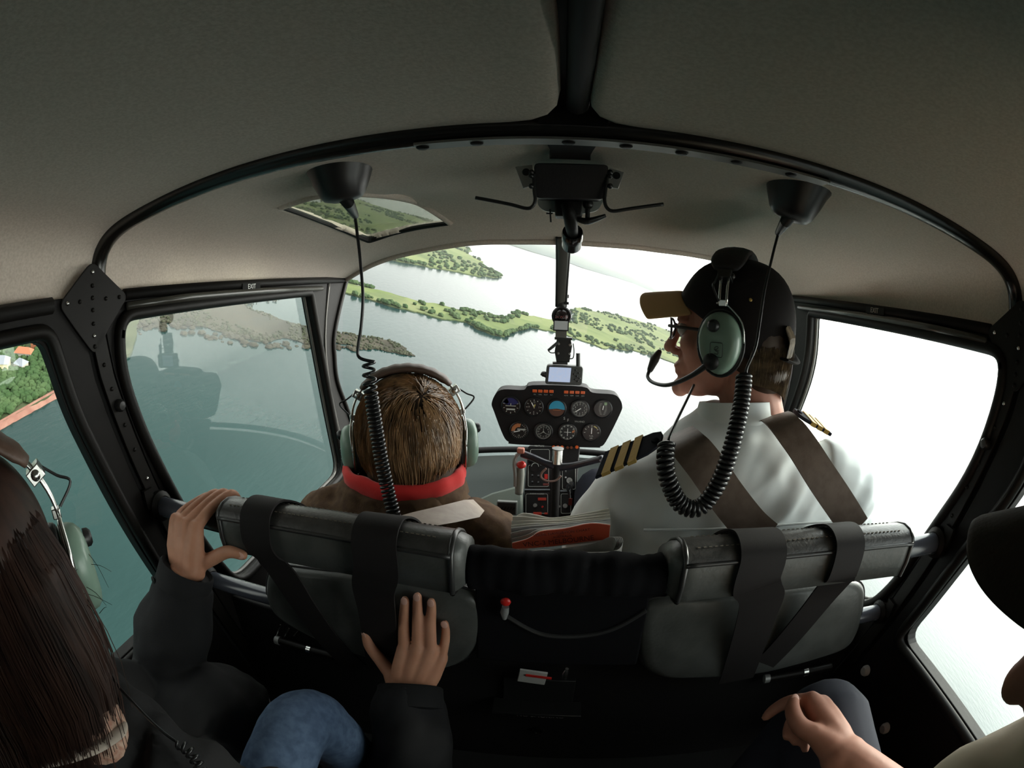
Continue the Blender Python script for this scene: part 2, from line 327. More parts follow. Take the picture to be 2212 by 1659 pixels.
bp.loft([[V((p.x, p.y, 0)) + q for q in (V((0, 0, 2.8)), V((0, 0, -.5)))] for p in bl], closed=False, cap=False)
c = lv(sea(60, 760)); bp = MB(); rows = []
for i, p in enumerate(bl):
    d = (V((c.x, c.y, 0)) - V((p.x, p.y, 0))).normalized(); q = V((p.x, p.y, 0)); rows.append([q - d * (2.5 + 1.2 * noise.noise(V((i * .7, 0, 0)))) + V((0, 0, .1)), q + V((0, 0, 2.2)), q + d * 3 + V((0, 0, 3.0)), q + d * 3 + V((0, 0, -1)), q - d * 3 + V((0, 0, -1))])
bp.loft(rows); o = outside(bp.build('beach', M_beach, smooth=0)); struct(o); thing(o, 'red rocky beach along the wooded shore', 'beach')
PW = [lv(sea(*p)) for p in ((-70, 950), (0, 912), (60, 878), (132, 840), (200, 800), (250, 745), (200, 690), (60, 700), (-90, 735))]; PW = [V((p.x, p.y, 0)) for p in PW]
HS = [lv(sea(*p)) for p in ((4, 798), (46, 797), (52, 770), (76, 752))]
_ins = inside
def inside(p, P): return _ins(p, P) and all((V((p.x - h.x, p.y - h.y))).length > 9 for h in HS) and abs(noise.noise(V((p.x * .012, p.y * .012, 5)))) > .05
woods(PW, 2300, 1.6, 3.6, M_tree, 'dense bush covering the shore around the houses', hgt=2.5, edge=0, thr=-.6, clump=.02)
inside = _ins
M_wall = mat('render_wall', (.36, .33, .28), .8); M_tile = mat('terracotta', (.30, .105, .05), .8); M_slate = mat('grey_roof', (.20, .21, .24), .6); M_cream = mat('cream_wall', (.48, .42, .26), .8)
def house(px, py, w, d, h, rot, roof, wall, label):
    p = lv(sea(px, py, 2.5)); R = Matrix.Rotation(rot, 3, 'Z'); p = V((p.x, p.y, 2.4)); c = PO + RW @ p
    e = empty('house', c, label, 'house', 'houses on the wooded shore'); e.rotation_euler = (RW @ R).to_euler()
    def ch(mb, n, m): o = mb.build(n, m, smooth=0); o.parent = e; return o
    m = MB(); m.box((0, 0, h / 2), (w, d, h)); ch(m, 'wall', wall)
    m = MB(); a, b_, r = w / 2 + .5, d / 2 + .5, w / 2 - d * .35
    m.add([(-a, -b_, h), (a, -b_, h), (a, b_, h), (-a, b_, h), (-r, 0, h + d * .38), (r, 0, h + d * .38)], [(0, 1, 5, 4), (1, 2, 5), (2, 3, 4, 5), (3, 0, 4), (3, 2, 1, 0)]); ch(m, 'roof', roof)
    for q in (-1, 1):
        for i in range(3 if w > 8 else 1): m = MB(); m.box(((i - (1 if w > 8 else 0)) * w * .3, q * d / 2, h * .55), (1.4, .2, 1.3)); ch(m, 'window', MATS['rubber'])
house(4, 798, 13, 10, 6, .9, M_slate, M_cream, 'grey roofed cream house at the left edge of the shore')
house(46, 797, 9, 8, 4.5, .4, M_slate, M_wall, 'small house with a pale hipped roof beside the cream house')
house(52, 770, 15, 8, 4, .75, M_tile, M_wall, 'long house with orange roof among the trees')
house(76, 752, 6, 6, 8, .75, M_tile, M_tile, 'tall orange house highest up the wooded shore')

# sea haze lying over the bay and the far coast
hz = bpy.data.materials.new('haze_air'); hz.use_nodes = True; t = hz.node_tree; t.nodes.clear(); vs_ = t.nodes.new('ShaderNodeVolumeScatter'); vs_.inputs['Density'].default_value = .00008; vs_.inputs['Color'].default_value = (.97, .985, 1, 1); vs_.inputs['Anisotropy'].default_value = .25
t.links.new(vs_.outputs[0], t.nodes.new('ShaderNodeOutputMaterial').inputs['Volume'])
m = MB(); m.box((0, 8350, 190), (24000, 16000, 420)); o = outside(m.build('haze', hz, smooth=0)); stuff(o, 'pale sea haze lying over the bay towards the far coast', 'haze')
# ================================================================== CABIN SHELL
from mathutils.bvhtree import BVHTree
def XZ(y, P): return [V((a, y, b)) for a, b in P]
def YZ(x, P): return [V((x, a, b)) for a, b in P]
ARC = [(-.606, 1.150), (-.617, 1.185), (-.606, 1.222), (-.565, 1.247), (-.48, 1.264), (-.36, 1.279), (-.23, 1.288), (-.10, 1.293), (0, 1.2945)]
ARC = ARC + [(-a, b) for a, b in ARC[-2::-1]]
ARCH = crom(XZ(.43, ARC), 6)                                   # hoop between the front and rear doors
NA = len(ARCH)
FE = [V((-.604, 1.27, 1.160))] + [at(px, py, y=y) for px, py, y in ((790, 574, 1.205), (845, 553, 1.15), (900, 540, 1.105), (1000, 525, 1.05), (1100, 521, 1.03), (1210, 520, 1.02), (1300, 525, 1.025), (1400, 533, 1.05), (1500, 545, 1.08), (1590, 569, 1.15), (1655, 606, 1.20))] + [V((.604, 1.25, 1.160))]
def resample(P, n):
    L = [0]
    for i in range(1, len(P)): L.append(L[-1] + (P[i] - P[i - 1]).length)
    out = []; j = 0
    for k in range(n):
        s = L[-1] * k / (n - 1)
        while j < len(P) - 2 and L[j + 1] < s: j += 1
        out.append(P[j].lerp(P[j + 1], (s - L[j]) / max(L[j + 1] - L[j], 1e-9)))
    return out
NC = 201
A0 = resample(ARCH, NC); F0 = resample(crom(FE, 8), NC)
def smooth01(t): t = max(0, min(1, t)); return t * t * (3 - 2 * t)
def head_pt(j, t):
    a, f = A0[j], F0[j]; p = a.lerp(f, t); s = j / (NC - 1); top = smooth01(min(s, 1 - s) / .22)
    p = p + V((0, 0, (.030 * sin(pi * t) ** 1.0) * top - .016 * smooth01((t - .9) / .1) * top * 0))
    out = 1 if s > .5 else -1
    p += V((out * .016 * sin(pi * t) * (1 - top), 0, 0))
    p.z += .030 * math.exp(-((p.x + .30) / .15) ** 2 - ((p.y - .88) / .12) ** 2) - .010 * math.exp(-((p.x + .34) / .12) ** 2 - ((p.y - .70) / .05) ** 2)      # recess around the overhead window
    for cx, cy in ((-.300, .61), (.318, .60)): p.z += -.012 * math.exp(-((p.x - cx) / .075) ** 2 - ((p.y - cy) / .055) ** 2)
    p.z += .012 * math.exp(-((p.x) / .07) ** 2 - ((p.y - .62) / .12) ** 2)
    p.z += .004 * noise.noise(p * 7)
    return p
NR = 116; hm = MB(); rows = [[head_pt(j, i / NR) for j in range(NC)] for i in range(NR + 1)]
hm.loft(rows, closed=False, cap=False)
head_bvh = BVHTree.FromPolygons(hm.v, hm.f)
def on_head(px, py): return head_bvh.ray_cast(C0, U(px, py))[0]
WIN_PX = [(608, 450), (700, 424), (800, 422), (890, 436), (930, 455), (972, 485), (900, 494), (796, 519), (700, 484)]
WP = [on_head(*p) for p in WIN_PX]
wp = rnd(WP, [.02, .01, .01, .01, .01, .02, 0, .015, 0], 4); wq = [V((p.x, p.y, 0)) for p in wp]
keep = [i for i, f in enumerate(hm.f) if not (f and inside(V(((sum((hm.v[k] for k in f), V()) / 4).x, (sum((hm.v[k] for k in f), V()) / 4).y, 0)), wq))]
gone = set(range(len(hm.f))) - set(keep); gv = {v for i in gone for v in hm.f[i]}; kv = {v for i in keep for v in hm.f[i]}
def nearest_on(p, P):
    best = None
    for i in range(len(P)):
        a, b = P[i], P[(i + 1) % len(P)]; d = b - a; d2 = V((d.x, d.y, 0)); t = max(0, min(1, V((p.x - a.x, p.y - a.y, 0)).dot(d2) / max(d2.length_squared, 1e-12))); q = a + d * t; e_ = (q.x - p.x) ** 2 + (q.y - p.y) ** 2
        if best is None or e_ < best[0]: best = (e_, q)
    return best[1]
for i in gv & kv: hm.v[i] = nearest_on(hm.v[i], wp)          # clean edge round the overhead window
hm.f = [hm.f[i] for i in keep]; hm.mi = [0] * len(hm.f)
hm.loft([[p for p in rows[-1]], [p + V((0, .010, .006)) for p in rows[-1]], [p + V((0, .008, .018)) for p in rows[-1]]], closed=False, cap=False)
ceil_front = hm.build('ceiling', M_fab, smooth=180); struct(ceil_front)
so_ = ceil_front.modifiers.new('t', 'SOLIDIFY'); so_.thickness = .012; so_.offset = 1
e = MB(); cz = sum(wp, V()) / len(wp)
e.plate([cz + (p - cz) * 1.12 + V((0, 0, .014)) for p in wp], [], (0, 0, .002)); wo = e.build('window_5', M_tint, smooth=0); struct(wo)
q = [on_head(*p) for p in ((606, 449), (650, 464), (700, 483), (750, 502), (785, 516), (797, 519), (812, 516), (850, 505), (900, 494), (940, 488), (974, 484))]
e = MB(); e.tube([p + V((0, 0, .002)) for p in crom(q, 4)], [.004, .0045, .005, .006, .0075, .0085, .0075, .006, .0055, .005, .0045], 8); sub(e, 'window_seal', M_blk, wo)
q = [on_head(*p) for p in ((974, 484), (932, 455), (890, 435), (800, 421), (700, 423), (650, 434), (606, 449))]
e = MB(); e.tube([p + V((0, 0, .004)) for p in crom(q, 6)], .0085, 10); sub(e, 'padded_rim', M_fab, wo)
# roof skin above, so that no light comes through the lining
rf = MB(); rr = []
for y in (-.78, -.4, 0, .43): rr.append([V((p.x * 1.07, y, p.z + .05 + .012 * (1 if y < 0 else 1))) for p in A0])
rf.loft(rr, closed=False, cap=False); ro = rf.build('roof', M_blkm, smooth=180, solid=.01); struct(ro)
# rear lining: one padded panel each side of the centre beam
def rear_panel(sg):
    m = MB(); cols = [p for p in A0 if p.x * sg > .001]
    if sg > 0: cols = cols
    else: cols = cols[::-1]
    cols = [V((sg * .011, 0, 1.2945)), V((sg * .014, 0, 1.2945)), V((sg * .022, 0, 1.2945)), V((sg * .036, 0, 1.2940))] + [c for c in cols if abs(c.x) > .045]
    cols.sort(key=lambda c: 0); grid = []
    for i in range(31):
        t = i / 30; row = []
        for j, c in enumerate(cols):
            ax = abs(c.x); r = .055; q = max(0, r - (ax - .011)); yf = .428 - (r - math.sqrt(max(r * r - q * q, 0))) if ax < r + .011 else .428
            y = lerp(-.75, yf, 1 - (1 - t) ** 1.6); z = c.z - .001 + .03 * smooth01((.42 - y) / .5) * smooth01((c.z - 1.17) / .08)
            if t > .93: z += .010 * ((t - .93) / .07) ** 2
            if j == 0: z += .010
            if j == 1: z += .003
            x = c.x * (1 + .02 * smooth01((.42 - y) / .4)); z -= .0035 * sin(max(0, .42 - y) * 4) * noise.noise(V((c.x * 5, y * 5, sg)))
            row.append(V((x, y, z)))
        grid.append(row)
    m.loft(grid, closed=False, cap=False); o = m.build('ceiling', M_fab, smooth=180, solid=.012, off=1); struct(o); return o
rear_panel(-1); rear_panel(1)
# ------------------------------------------------------------------ hoop, beam, gussets
m = MB(); m.tube([p + V((0, -.002, -.001)) for p in ARCH], .0135, 14); hoop = struct(m.build('trim_1', M_hoop, smooth=180))
st = MB(); P = [p for p in ARCH if -.16 < p.x < .26]; st.strap([p + V((0, -.003, -.0145)) for p in P], .019, (0, 1, 0), .0012); s1 = sub(st, 'strip', mat('dull_metal', (.16, .155, .145), .45, .5), hoop)
for x in (-.135, -.085, -.004, .047, .098, .152, .21):
    z = min(ARCH, key=lambda p: abs(p.x - x)).z; k = MB(); k.lathe((x, .427, z - .0155), (0, 0, -1), [(0, .002), (.0045, .002), (.006, .001), (.006, 0)], 14); sub(k, 'screw', M_blk, hoop)
m = MB(); m.box((0, -.16, 1.325), (.05, 1.18, .03)); m.tube([(.004, -.75, 1.310), (.003, .40, 1.306)], .010, 12); b2 = struct(m.build('trim_2', M_blk, bevel=.002))
m = MB(); m.loft([[V((x * w, y, z)) for x in (-1, -.6, .6, 1)] + [V((x * w, y, z + .02)) for x in (1, -1)] for y, z, w in ((.41, 1.292, .030), (.45, 1.291, .027), (.50, 1.292, .022), (.54, 1.296, .021), (.57, 1.300, .024))]); struct(m.build('trim_3', M_blk, smooth=40))
def rivets(parent, pts, nrm, r=.0032):
    for p in pts: k = MB(); k.lathe(p, nrm, [(r, 0), (r * .9, r * .45), (r * .5, r * .8), (0, r * .9)], 10); sub(k, 'rivet', M_steel if random.random() < .15 else M_frame, parent)
for sg, nm in ((-1, 'trim_4'), (1, 'trim_5')):
    x = sg * .598; m = MB(); D = rnd(YZ(x, [(.402, 1.205), (.474, 1.153), (.401, 1.080), (.340, 1.152)]), .012, 4); m.prism(D, (-sg * -.004 * -1, 0, 0)); gz = struct(m.build(nm, M_frame, bevel=.0008))
    xx = x - sg * .004; rivets(gz, [V((xx, .402, z)) for z in (1.19, 1.172, 1.156, 1.140, 1.122, 1.106, 1.092)] + [V((xx, y, 1.153)) for y in (.355, .378, .428, .455)], (-sg, 0, 0))
# ------------------------------------------------------------------ side walls, doors, windows
FW = {-1: [(.462, 1.122), (1.058, 1.126), (1.107, .985), (1.170, .752), (1.20, .62), (.64, .596), (.585, .70), (.514, .883), (.484, .96), (.457, 1.05)],
      1: [(.440, 1.126), (1.056, 1.124), (1.047, 1.0), (1.110, .86), (1.17, .74), (1.19, .64), (.640, .628), (.592, .655), (.55, .735), (.515, .843), (.458, .962), (.432, 1.08)]}
FR_ = {-1: [.03, .012, .2, .2, .05, .05, .2, .2, .2, .2], 1: [.03, .012, .1, .2, .2, .05, .04, .04, .2, .2, .2, .1]}
RWN = {-1: [(-.52, 1.118), (.310, 1.113), (.323, 1.086), (.343, 1.012), (.370, .941), (.418, .791), (.462, .655), (-.52, .655)],
       1: [(-.52, 1.118), (.305, 1.115), (.322, 1.06), (.342, .971), (.41, .847), (.473, .655), (-.52, .66)]}
RR_ = {-1: [.05, .02, .05, .1, .1, .1, .03, .05], 1: [.05, .03, .1, .1, .1, .035, .05]}
# pillar lines (y at height z): rear door edge and front door edge
def ypil(z): return .393 + max(0, 1.12 - z) * .29
for sg, dn, wn_ in ((-1, 1, 1), (1, 2, 2)):
    x = sg * .600; o = sg * .022
    zs = [1.16, 1.05, .95, .85, .75, .65, .5, .28]
    fr = [(ypil(z) + .028, z) for z in zs]; rr = [(ypil(z) - .012, z) for z in zs]
    fdoor = [(1.165, 1.158), (1.135, .97), (1.20, .72), (1.25, .60), (1.25, .28)] + fr[::-1]
    win = rnd(YZ(x, FW[sg]), FR_[sg], 5)
    m = MB(); m.plate(YZ(x, fdoor), [win], (o, 0, 0)); d = struct(m.build('door_%d' % dn, M_blk, smooth=0, bevel=.0015))
    cw = sum(win, V()) / len(win)
    fr1 = [p + (cw - p).normalized() * -.007 + V((-sg * .004, 0, 0)) for p in win]; k = MB(); k.tube(fr1 + fr1[:2], .0095, 10, cap=False); sub(k, 'window_frame', M_frame, d, smooth=180)
    fr1 = [p + (cw - p).normalized() * .001 + V((sg * .012, 0, 0)) for p in win]; k = MB(); k.tube(fr1 + fr1[:2], .004, 8, cap=False); sub(k, 'window_seal', mat('seal', (.10, .095, .085), .3, spec=.6), d, smooth=180)
    k = MB(); k.tube([(x - sg * .006, .47, 1.139), (x - sg * .006, .62, 1.1415), (x - sg * .006, .85, 1.1415), (x - sg * .006, 1.12, 1.139)], [.006, .0075, .0075, .006], 12); sub(k, 'top_rail', M_rail, d, smooth=180)
    k = MB(); k.plate([p + V((sg * .014, 0, 0)) for p in win], [], (sg * .001, 0, 0)); pn = struct(k.build('window_%d' % wn_, M_glass, smooth=0))
    # rear door
    rdoor = rr + [(-.72, .28), (-.72, 1.16)]
    win = rnd(YZ(x, RWN[sg]), RR_[sg], 5)
    m = MB(); m.plate(YZ(x, rdoor), [win], (o, 0, 0)); d = struct(m.build('door_%d' % (dn + 2), M_blk, smooth=0, bevel=.0015)); cw = V((x, .15, .9))
    fr1 = [p + V((-sg * .004, 0, 0)) for p in rnd(YZ(x, [(a + (.012 if a > 0 else -.012), b + (.011 if b > .8 else -.011)) if i in (0, len(RWN[sg]) - 1) or b < .7 or b > 1.1 else (a + .013, b) for i, (a, b) in enumerate(RWN[sg])]), RR_[sg], 5)]; k = MB(); k.tube(fr1 + fr1[:2], .010, 10, cap=False); sub(k, 'window_frame', M_frame, d, smooth=180)
    k = MB(); k.plate([p + V((sg * .014, 0, 0)) for p in win], [], (sg * .001, 0, 0)); struct(k.build('window_%d' % (wn_ + 2), M_glass, smooth=0))
    # pillar between the doors, with a riveted strip
    m = MB(); m.plate(YZ(x + sg * .004, [(a - .002, b) for a, b in fr] + [(a + .002, b) for a, b in rr[::-1]]), [], (o, 0, 0)); w_ = struct(m.build('wall_left' if sg < 0 else 'wall_right', M_blkm, smooth=0))
    st = MB(); st.plate(YZ(x, [(ypil(z) - .005, z) for z in zs] + [(ypil(z) + .021, z) for z in zs[::-1]]), [], (-sg * .006, 0, 0)); sub(st, 'strip', M_frame, w_, bevel=.001)
    rivets(w_, [V((x - sg * .006, ypil(z) + .008, z)) for z in (1.065, 1.03, .975, .935, .885, .845)], (-sg, 0, 0))
    k = MB(); z = 1.005; k.lathe((x - sg * .005, ypil(z) + .010, z), (-sg, 0, 0), [(.009, 0), (.009, .008), (.006, .012), (0, .013)], 14); sub(k, 'knob', M_rub, w_)
    # door-top beam under the lining, front and rear
    m = MB(); m.tube([(x, -.72, 1.150), (x, .33, 1.153)], .011, 10); m.tube([(x, .47, 1.1555), (x, 1.0, 1.158), (x, 1.26, 1.160)], .009, 10); bm_ = struct(m.build('trim_6' if sg < 0 else 'trim_7', M_blk, smooth=180))
    if True:
        c = at(543, 619, x=-.590) if sg < 0 else at(1890, 671, x=.590); R = basis((0, -sg, 0), (0, 0, 1))
        k = MB(); k.box(c, (.002, .062, .013), None); pl = sub(k, 'placard', M_blkm, bm_); text('EXIT', .0135, c + V((-sg * .0014, 0, 0)), R, M_white if sg < 0 else mat('grey_print', (.3, .26, .22), .6), 'lettering', pl)  # right lettering is a darker warm grey than the left
    # front pillar between door and windscreen
    a = [(1.175, 1.158), (1.145, .97), (1.21, .72), (1.26, .60), (1.26, .28)]; b_ = [(1.285, 1.158), (1.205, 1.02), (1.20, .95), (1.213, .88), (1.275, .78), (1.33, .66), (1.36, .45)]
    if sg > 0: b_ = [(1.255, 1.158), (1.185, 1.06), (1.165, .97), (1.20, .88), (1.27, .76), (1.33, .66), (1.36, .45)]
    m = MB(); m.plate(YZ(x, [(p.y, p.z) for p in crom(YZ(0, b_), 5)] + [(p.y, p.z) for p in crom(YZ(0, a), 5)][::-1]), [], (o, 0, 0)); ap = struct(m.build('trim_8' if sg < 0 else 'trim_9', M_blk, smooth=0, bevel=.003))
    k = MB(); k.tube([p + V((-sg * .002, -.004, 0)) for p in crom(YZ(x, b_), 5)], .007, 8); sub(k, 'edge_tube', M_frame, ap, smooth=180)
    k = MB(); k.tube([p + V((-sg * .001, 0, 0)) for p in crom(YZ(x, a), 5)], .003, 8); sub(k, 'seam', mat('seal', (.1, .1, .1)), ap, smooth=180)
# ------------------------------------------------------------------ windscreen, nose, floor, rear bulkhead
def ws(u, v):
    """u -1..1 across, v 0 top .. 1 bottom"""
    top = F0[int(round((u + 1) / 2 * (NC - 1)))] + V((0, .006, .008)); by = 1.62 - .30 * abs(u) ** 2.2; bot = V((.64 * u, by, .56))
    p = top.lerp(bot, v); return p + V((0, .10 * sin(pi * v) * (1 - abs(u) ** 2), 0))
m = MB(); m.loft([[ws(-1 + 2 * j / (NC - 1), i / 16) for j in range(NC)] for i in range(17)], closed=False, cap=False); wsc = struct(m.build('window_6', M_glass, smooth=180))
m = MB(); m.tube([V(p) for p in crom([ws(-1 + 2 * j / 16, 1) + V((0, -.02, .03)) for j in range(17)], 3)], .011, 8); struct(m.build('trim_10', M_blk, smooth=180))
M_tub = mat('nose_lining', (.05, .06, .055), .8, bump=.2, scale=250)
m = MB(); m.loft([[lerp(ws(-1 + 2 * j / 32, 1), V((.55 * (-1 + 2 * j / 32), 1.36 - .2 * abs(-1 + 2 * j / 32) ** 2, .25)), t) + V((0, .03 * sin(pi * t), 0)) for j in range(33)] for t in (0, .25, .5, .75, 1)], closed=False, cap=False); struct(m.build('wall_front', M_tub, smooth=180, solid=.01))
m = MB(); m.box((0, .30, .245), (1.30, 2.2, .03)); struct(m.build('floor', mat('floor_mat', (.02, .02, .02), .9, bump=.3, scale=150)))
m = MB(); m.box((0, -.77, .76), (1.30, .03, 1.1)); struct(m.build('wall_rear', mat('rear_lining', (.05, .05, .05), .9)))
# cross tubes carrying the seat backs
for nm, y, z, r, lab in (('seat_rail', .482, .835, .0165, 'dark tube crossing the cabin behind the front seat tops'), ('seat_rail', .552, .660, .015, 'lower dark tube crossing the cabin behind the front seats')):
    m = MB(); m.tube([(-.598, y, z), (.598, y, z)], r, 16); o = thing(m.build(nm, M_tubep, smooth=60), lab, 'tube')
    for sg in (-1, 1): k = MB(); k.lathe((sg * .594, y, z), (-sg, 0, 0), [(r * 1.5, 0), (r * 1.5, .008), (r * 1.1, .014), (r, .014)], 16); k.box((sg * .592, y - .02, z + .02), (.006, .02, .03)); sub(k, 'flange', M_frame, o)
# ================================================================== SEATS, RAIL SLEEVE, HARNESSES
M_lea = mat('grey_leather', (.055, .058, .054), .40, bump=.25, scale=180, spec=.5, col2=(.075, .078, .074), cscale=30)
M_leat = mat('leather_top', (.030, .029, .028), .36, bump=.35, scale=260, spec=.6, col2=(.05, .048, .046), cscale=90)
M_pipe = mat('piping', (.022, .022, .022), .35, spec=.6)
M_belt = mat('dark_webbing', (.010, .008, .008), .75, bump=.4, scale=700, spec=.3)
M_beltb = mat('tan_webbing', (.13, .088, .065), .6, bump=.35, scale=700, spec=.4, col2=(.175, .125, .095), cscale=60)
M_beltg = mat('beige_webbing', (.36, .29, .25), .6, bump=.35, scale=700, spec=.4, col2=(.42, .35, .30), cscale=60)
M_cloth = mat('black_cloth', (.005, .005, .006), .9, bump=.4, scale=400, spec=.08)
def pad_section(x, s):
    """upper pad wrapped over the rail; s shrinks it towards the ends"""
    P = [(.449, .815), (.446, .838), (.4475, .866), (.452, .8735), (.462, .8795), (.476, .8805), (.492, .8755), (.515, .862), (.533, .845), (.539, .828), (.53, .812), (.50, .806), (.466, .808)]
    c = (.494, .85); return [V((x, c[0] + (a - c[0]) * s, c[1] + (b - c[1]) * s)) for a, b in P]
def seat(x0, x1, lo, lab):
    r = empty('front_seat', ((x0 + x1) / 2, .49, .60), lab, 'seat')
    m = MB(); n = 26; R = []
    for i in range(n + 1):
        t = i / n; e = min(t, 1 - t) * (x1 - x0); s = 1 - .22 * (1 - min(e / .012, 1)) ** 2; bow = .010 * (4 * t * (1 - t)) - .006; R.append([p + V((0, bow, 0)) for p in pad_section(lerp(x0, x1, t), s)])
    m.loft(R); up = sub(m, 'upper_pad', M_lea, r, smooth=180)
    m = MB(); m.loft([[q + (q - V((q.x, .494, .85))).normalized() * .0022 for q in rr[2:9]] + [q for q in rr[2:9][::-1]] for rr in R[1:-1]]); sub(m, 'top_strip', M_leat, up, smooth=60)
    for k in (2, 8): m = MB(); m.tube([rr[k] + (rr[k] - V((rr[k].x, .494, .85))).normalized() * .002 for rr in R[1:-1]], .0028, 8); sub(m, 'piping', M_pipe, up, smooth=180)
    for i in (1, n - 1): m = MB(); m.tube(R[i] + [R[i][0]], .0035, 8, cap=False); sub(m, 'piping', M_pipe, up, smooth=180)
    for k, sx in ((4, 0), (6, 0)):
        st = MB(); Q = [rr[k] + (rr[k] - V((rr[k].x, .494, .85))).normalized() * .0026 for rr in R[2:-2]]; Q = resample(Q, 90)
        for i in range(0, 88, 2): st.tube([Q[i], Q[i + 1]], .0007, 4)
        sub(st, 'stitching', mat('thread', (.16, .14, .11), .8), up, smooth=0)
    # lower back rest
    Q = rnd([V((a, 0, b)) for a, b in lo], .035, 6); c = sum(Q, V()) / len(Q); m = MB()
    m.loft([[V((c.x, 0, c.z)) + (q - V((c.x, 0, c.z))) * s + V((0, y, 0)) for q in Q] for y, s in ((.605, .9), (.600, 1), (.565, 1.02), (.540, 1.0), (.532, .965), (.528, .90), (.526, .5))]); lp = sub(m, 'lower_pad', M_lea, r, smooth=50)
    m = MB(); m.tube([V((c.x, .544, c.z)) + (q - V((c.x, 0, c.z))) * 1.006 for q in Q + Q[:2]], .003, 8, cap=False); sub(m, 'piping', M_pipe, lp, smooth=180)
    # seat cushion and base in front
    m = MB(); m.loft([[V((x, y, z)) for x, z in rnd2((x0 - .0), (x1 + .0), .43, .54)] for y in (.632, .66, .95, .99)]); sub(m, 'cushion', M_lea, r, smooth=40, bevel=.01)
    return r
def rnd2(x0, x1, z0, z1): return [(p.x, p.z) for p in rnd([V((x0, 0, z0)), V((x1, 0, z0)), V((x1, 0, z1)), V((x0, 0, z1))], .03, 4)]
seatL = seat(-.436, -.098, [(-.452, .668), (-.425, .738), (-.28, .752), (-.12, .756), (-.086, .738), (-.085, .675), (-.125, .60), (-.20, .575), (-.36, .600), (-.44, .63)], 'left front seat back of grey leather with two dark straps, gripped by two hands')
seatR = seat(.128, .498, [(.118, .735), (.15, .755), (.47, .755), (.512, .735), (.540, .64), (.535, .60), (.36, .578), (.175, .590), (.14, .63)], 'right front seat back of grey leather with a scuffed top strip, behind the white shirt')
m = MB(); P = crom([V((x, .478 + .002 * sin(x * 50), .8325 + .0015 * sin(x * 90 + 1))) for x in [-.097 + .0125 * i for i in range(19)]], 3)
m.tube(P, [.0262 + .0008 * sin(i * .5) + .0006 * sin(i * 1.3) for i in range(len(P))], 20); thing(m.build('rail_sleeve', M_cloth, smooth=180), 'soft black cloth sleeve wrapped on the tube between the two front seats', 'sleeve')
m = MB(); m.plate([V((x, .530, z)) for x, z in ((-.10, .628), (.135, .628), (.13, .825), (-.10, .825))], [], (0, .006, 0)); po = thing(m.build('storage_pouch', M_cloth, smooth=0, bevel=.003), 'black cloth pouch hanging in the gap between the front seat backs', 'pouch')
m = MB(); m.tube(crom([(.13, .529, .738), (.09, .529, .705), (.045, .529, .690), (-.01, .529, .691), (-.06, .529, .722)], 6), .0035, 8); sub(m, 'edge_piping', M_pipe, po)
m = MB(); m.box((0, .612, .425), (1.18, .03, .33)); sb = thing(m.build('underseat_panel', M_blkm, bevel=.004), 'black panel under the front seats with a no smoking notice', 'panel')
m = MB(); m.box((-.005, .594, .50), (.12, .012, .06)); m.box((-.005, .572, .468), (.15, .035, .006)); tray = sub(m, 'open_shelf', M_rub, sb, bevel=.001)
Rb = basis((1, 0, 0), (0, 0, 1)); M_dimw = mat('dim_print', (.20, .19, .18), .8)
nc = at(1167, 1547, y=.5965); text('NO SMOKING', .0135, nc, Rb, M_dimw, 'lettering', sb)
nc = at(1170, 1531, y=.5965); text('PASSENGERS', .006, nc, Rb, M_dimw, 'lettering', sb)
for px_, py_, rr_ in ((1170, 1517, .004), (1163, 1577, .011)): c = at(px_, py_, y=.595); m = MB(); m.lathe(c, (0, -1, 0), [(rr_, 0), (rr_, .004), (rr_ * .7, .005), (rr_ * .6, .002), (0, .002)], 16); sub(m, 'stud', M_frame, sb)
c = at(1150, 1462, y=.572); m = MB(); m.box(c, (.045, .004, .030), Matrix.Rotation(.12, 3, 'Y')); nb = thing(m.build('folded_card', mat('card', (.42, .42, .40), .6), bevel=.001), 'white folded card with a red stripe on the dark shelf between the seats', 'card'); m = MB(); m.box(c + V((.010, -.003, .004)), (.042, .002, .004), Matrix.Rotation(.12, 3, 'Y')); sub(m, 'stripe', M_red, nb)
c = at(1221, 1455, y=.572); m = MB(); m.tube([c + V((0, 0, -.012)), c + V((0, 0, .002)), c + V((.002, 0, .012))], [.004, .0055, .003], 10); thing(m.build('clasp', M_steel), 'small shiny metal clasp beside the folded card', 'clasp')
# red capped tag hanging on the pouch
c = at(1092, 1305, y=.520); e = empty('tag', c, 'small clear tag with a red cap on the black pouch', 'tag'); m = MB(); m.ell(c + V((0, 0, .004)), (.007, .004, .007)); sub(m, 'cap', M_red, e); m = MB(); m.tube([c + V((0, 0, -.004)), c + V((-.001, 0, -.014)), c + V((-.001, 0, -.026))], [.005, .006, .003], 10); sub(m, 'drop', mat('clear_plastic', (.20, .20, .20), .2), e)
